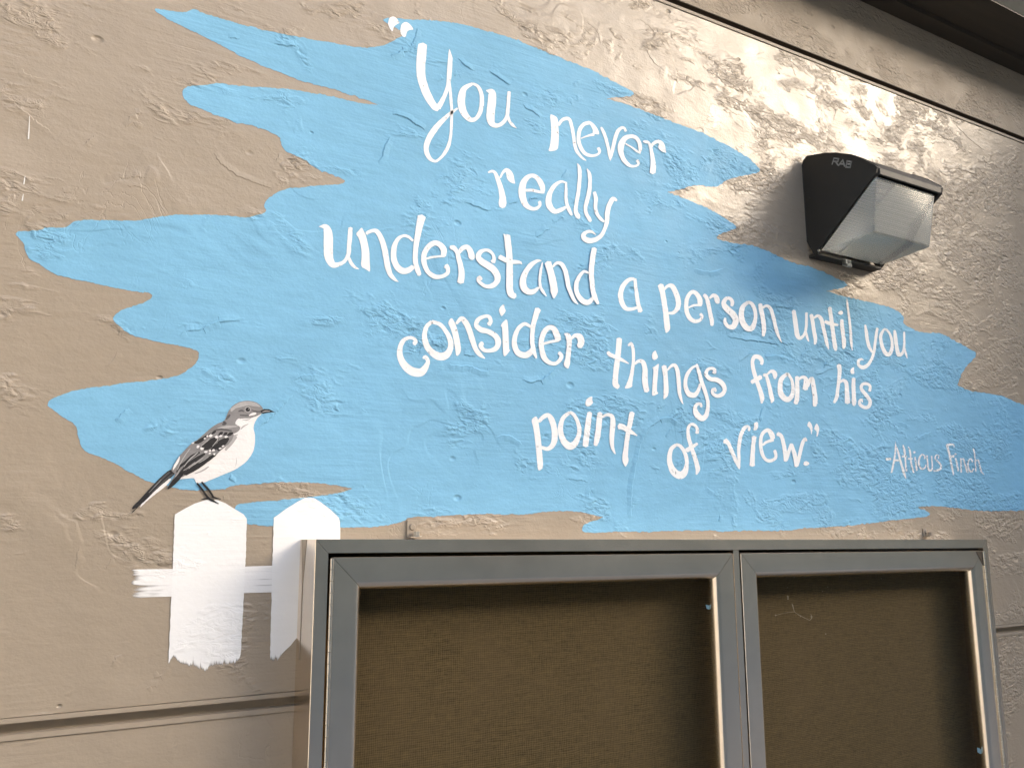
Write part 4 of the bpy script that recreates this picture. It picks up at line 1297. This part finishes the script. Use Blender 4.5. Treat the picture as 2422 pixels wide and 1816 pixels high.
# open mitre at the right door's upper corner
mb = MB()
xa, zt = 1.5330, -0.0222
mb.poly([C(xa - 0.0195, -DEP + 0.0002, zt - 0.0012), C(xa - 0.0012, -DEP + 0.0002, zt - 0.0012), C(xa - 0.0012, -DEP + 0.0002, zt - 0.0275)])
mb.build("open_mitre", RUST, dr)
# paint smear down the case's left side
mb = MB()
xs = CASE_L - 0.0004 / D
mb.face([mb.vert(C(xs, y, z)) for y, z in ((-0.006, -0.003), (-0.026, -0.003), (-0.017, -0.05), (-0.0155, -0.135), (-0.0135, -0.135), (-0.0135, -0.05))])
mb.build("paint_smear", TRIM, case)

# ------------------------------------------------------------------ little things around the case
def clip(u, v, lab, big):
    base = at(u, v, 0)
    t = thing("mounting_clip", lab, "bracket", base, "painted mounting clips above the display case")
    mb = MB()
    h = 0.030 if big else 0.020
    mb.box(base + Vector((-0.0095, -0.003, 0)), base + Vector((0.0095, -0.0006, h)))
    mb.box(base + Vector((-0.0095, -0.020, 0.0002)), base + Vector((0.0095, -0.003, 0.0026)))
    o = mb.build("tab", TRIM, t)
    bv = o.modifiers.new("soft edges", 'BEVEL'); bv.width = 0.001; bv.segments = 2
    mb = MB()
    c = base + Vector((0, -0.003, h * 0.62))
    mb.cyl(c, c + Vector((0, -0.0024, 0)), 0.006, 14, r1=0.0042)
    mb.build("screw", TRIM, t, True, 40)
    mb = MB()
    c = base + Vector((0.004, -0.012, 0.0026))
    mb.cyl(c, c + Vector((0, 0, 0.0014)), 0.0085, 14)
    mb.cyl(c + Vector((0, 0, 0.0014)), c + Vector((0, 0, 0.0085)), 0.0055, 6)
    mb.build("bolt", STEEL if big else TRIM, t)
clip(973, 1272.5, "tan painted clip with bright bolt above the case's left door", True)
clip(2188, 1269, "lumpy tan painted clip above the case's right door", False)

for q, lab in (([(1669, 1429), (1676, 1431), (1690, 1433), (1690, 1439), (1675, 1440.5), (1671, 1438)], "small pale blue tape scrap beside the left door's bright edge"),
               ([(2311, 1767), (2316, 1768), (2323, 1776), (2331, 1783), (2318, 1781.5), (2312, 1778)], "small pale blue tape scrap low beside the right door's edge")):
    mb = MB()
    mb.poly([at(u, v, -0.0415 * D) for u, v in q])
    mb.poly([at(u, v, -0.0413 * D) for u, v in q])
    tag(mb.build("tape_scrap", TAPE), lab, "tape", "blue tape scraps on the display case")
TW = Tile(1600, 1200, 2.691)
yw = -0.0410 * D
web = thing("cobweb", "dusty cobweb threads and specks behind the right door's pane", "cobweb", at(1865, 1450, yw))
for s_ in ("630,685,2 690,670,2 750,662,3", "735,610,3 742,630,6 752,665,3", "752,665,3 790,688,4 850,715,3 862,690,6", "855,676,3 862,700,5"):
    mb = MB()
    stroke(mb, [tuple(TW.p(p)) for p in nums(s_, 3)], yw, jitter=0.3)
    mb.build("thread", WEB, web)
for x, y, r_ in ((708, 566, 7), (710, 580, 6), (740, 624, 6), (632, 685, 6), (860, 694, 7), (950, 803, 5), (706, 508, 3), (962, 505, 3), (1303, 452, 3), (790, 690, 5), (930, 533, 3), (1037, 440, 3), (835, 430, 3), (750, 445, 3)):
    u, v = TW.p((x, y))
    mb = MB()
    mb.poly([at(u + math.cos(t) * r_ / 2.691 * random.uniform(.6, 1.2), v + math.sin(t) * r_ / 2.691 * random.uniform(.6, 1.2), yw - 0.0002) for t in np.linspace(0, 2 * math.pi, 9)[:-1]])
    mb.build("speck", WEB, web)
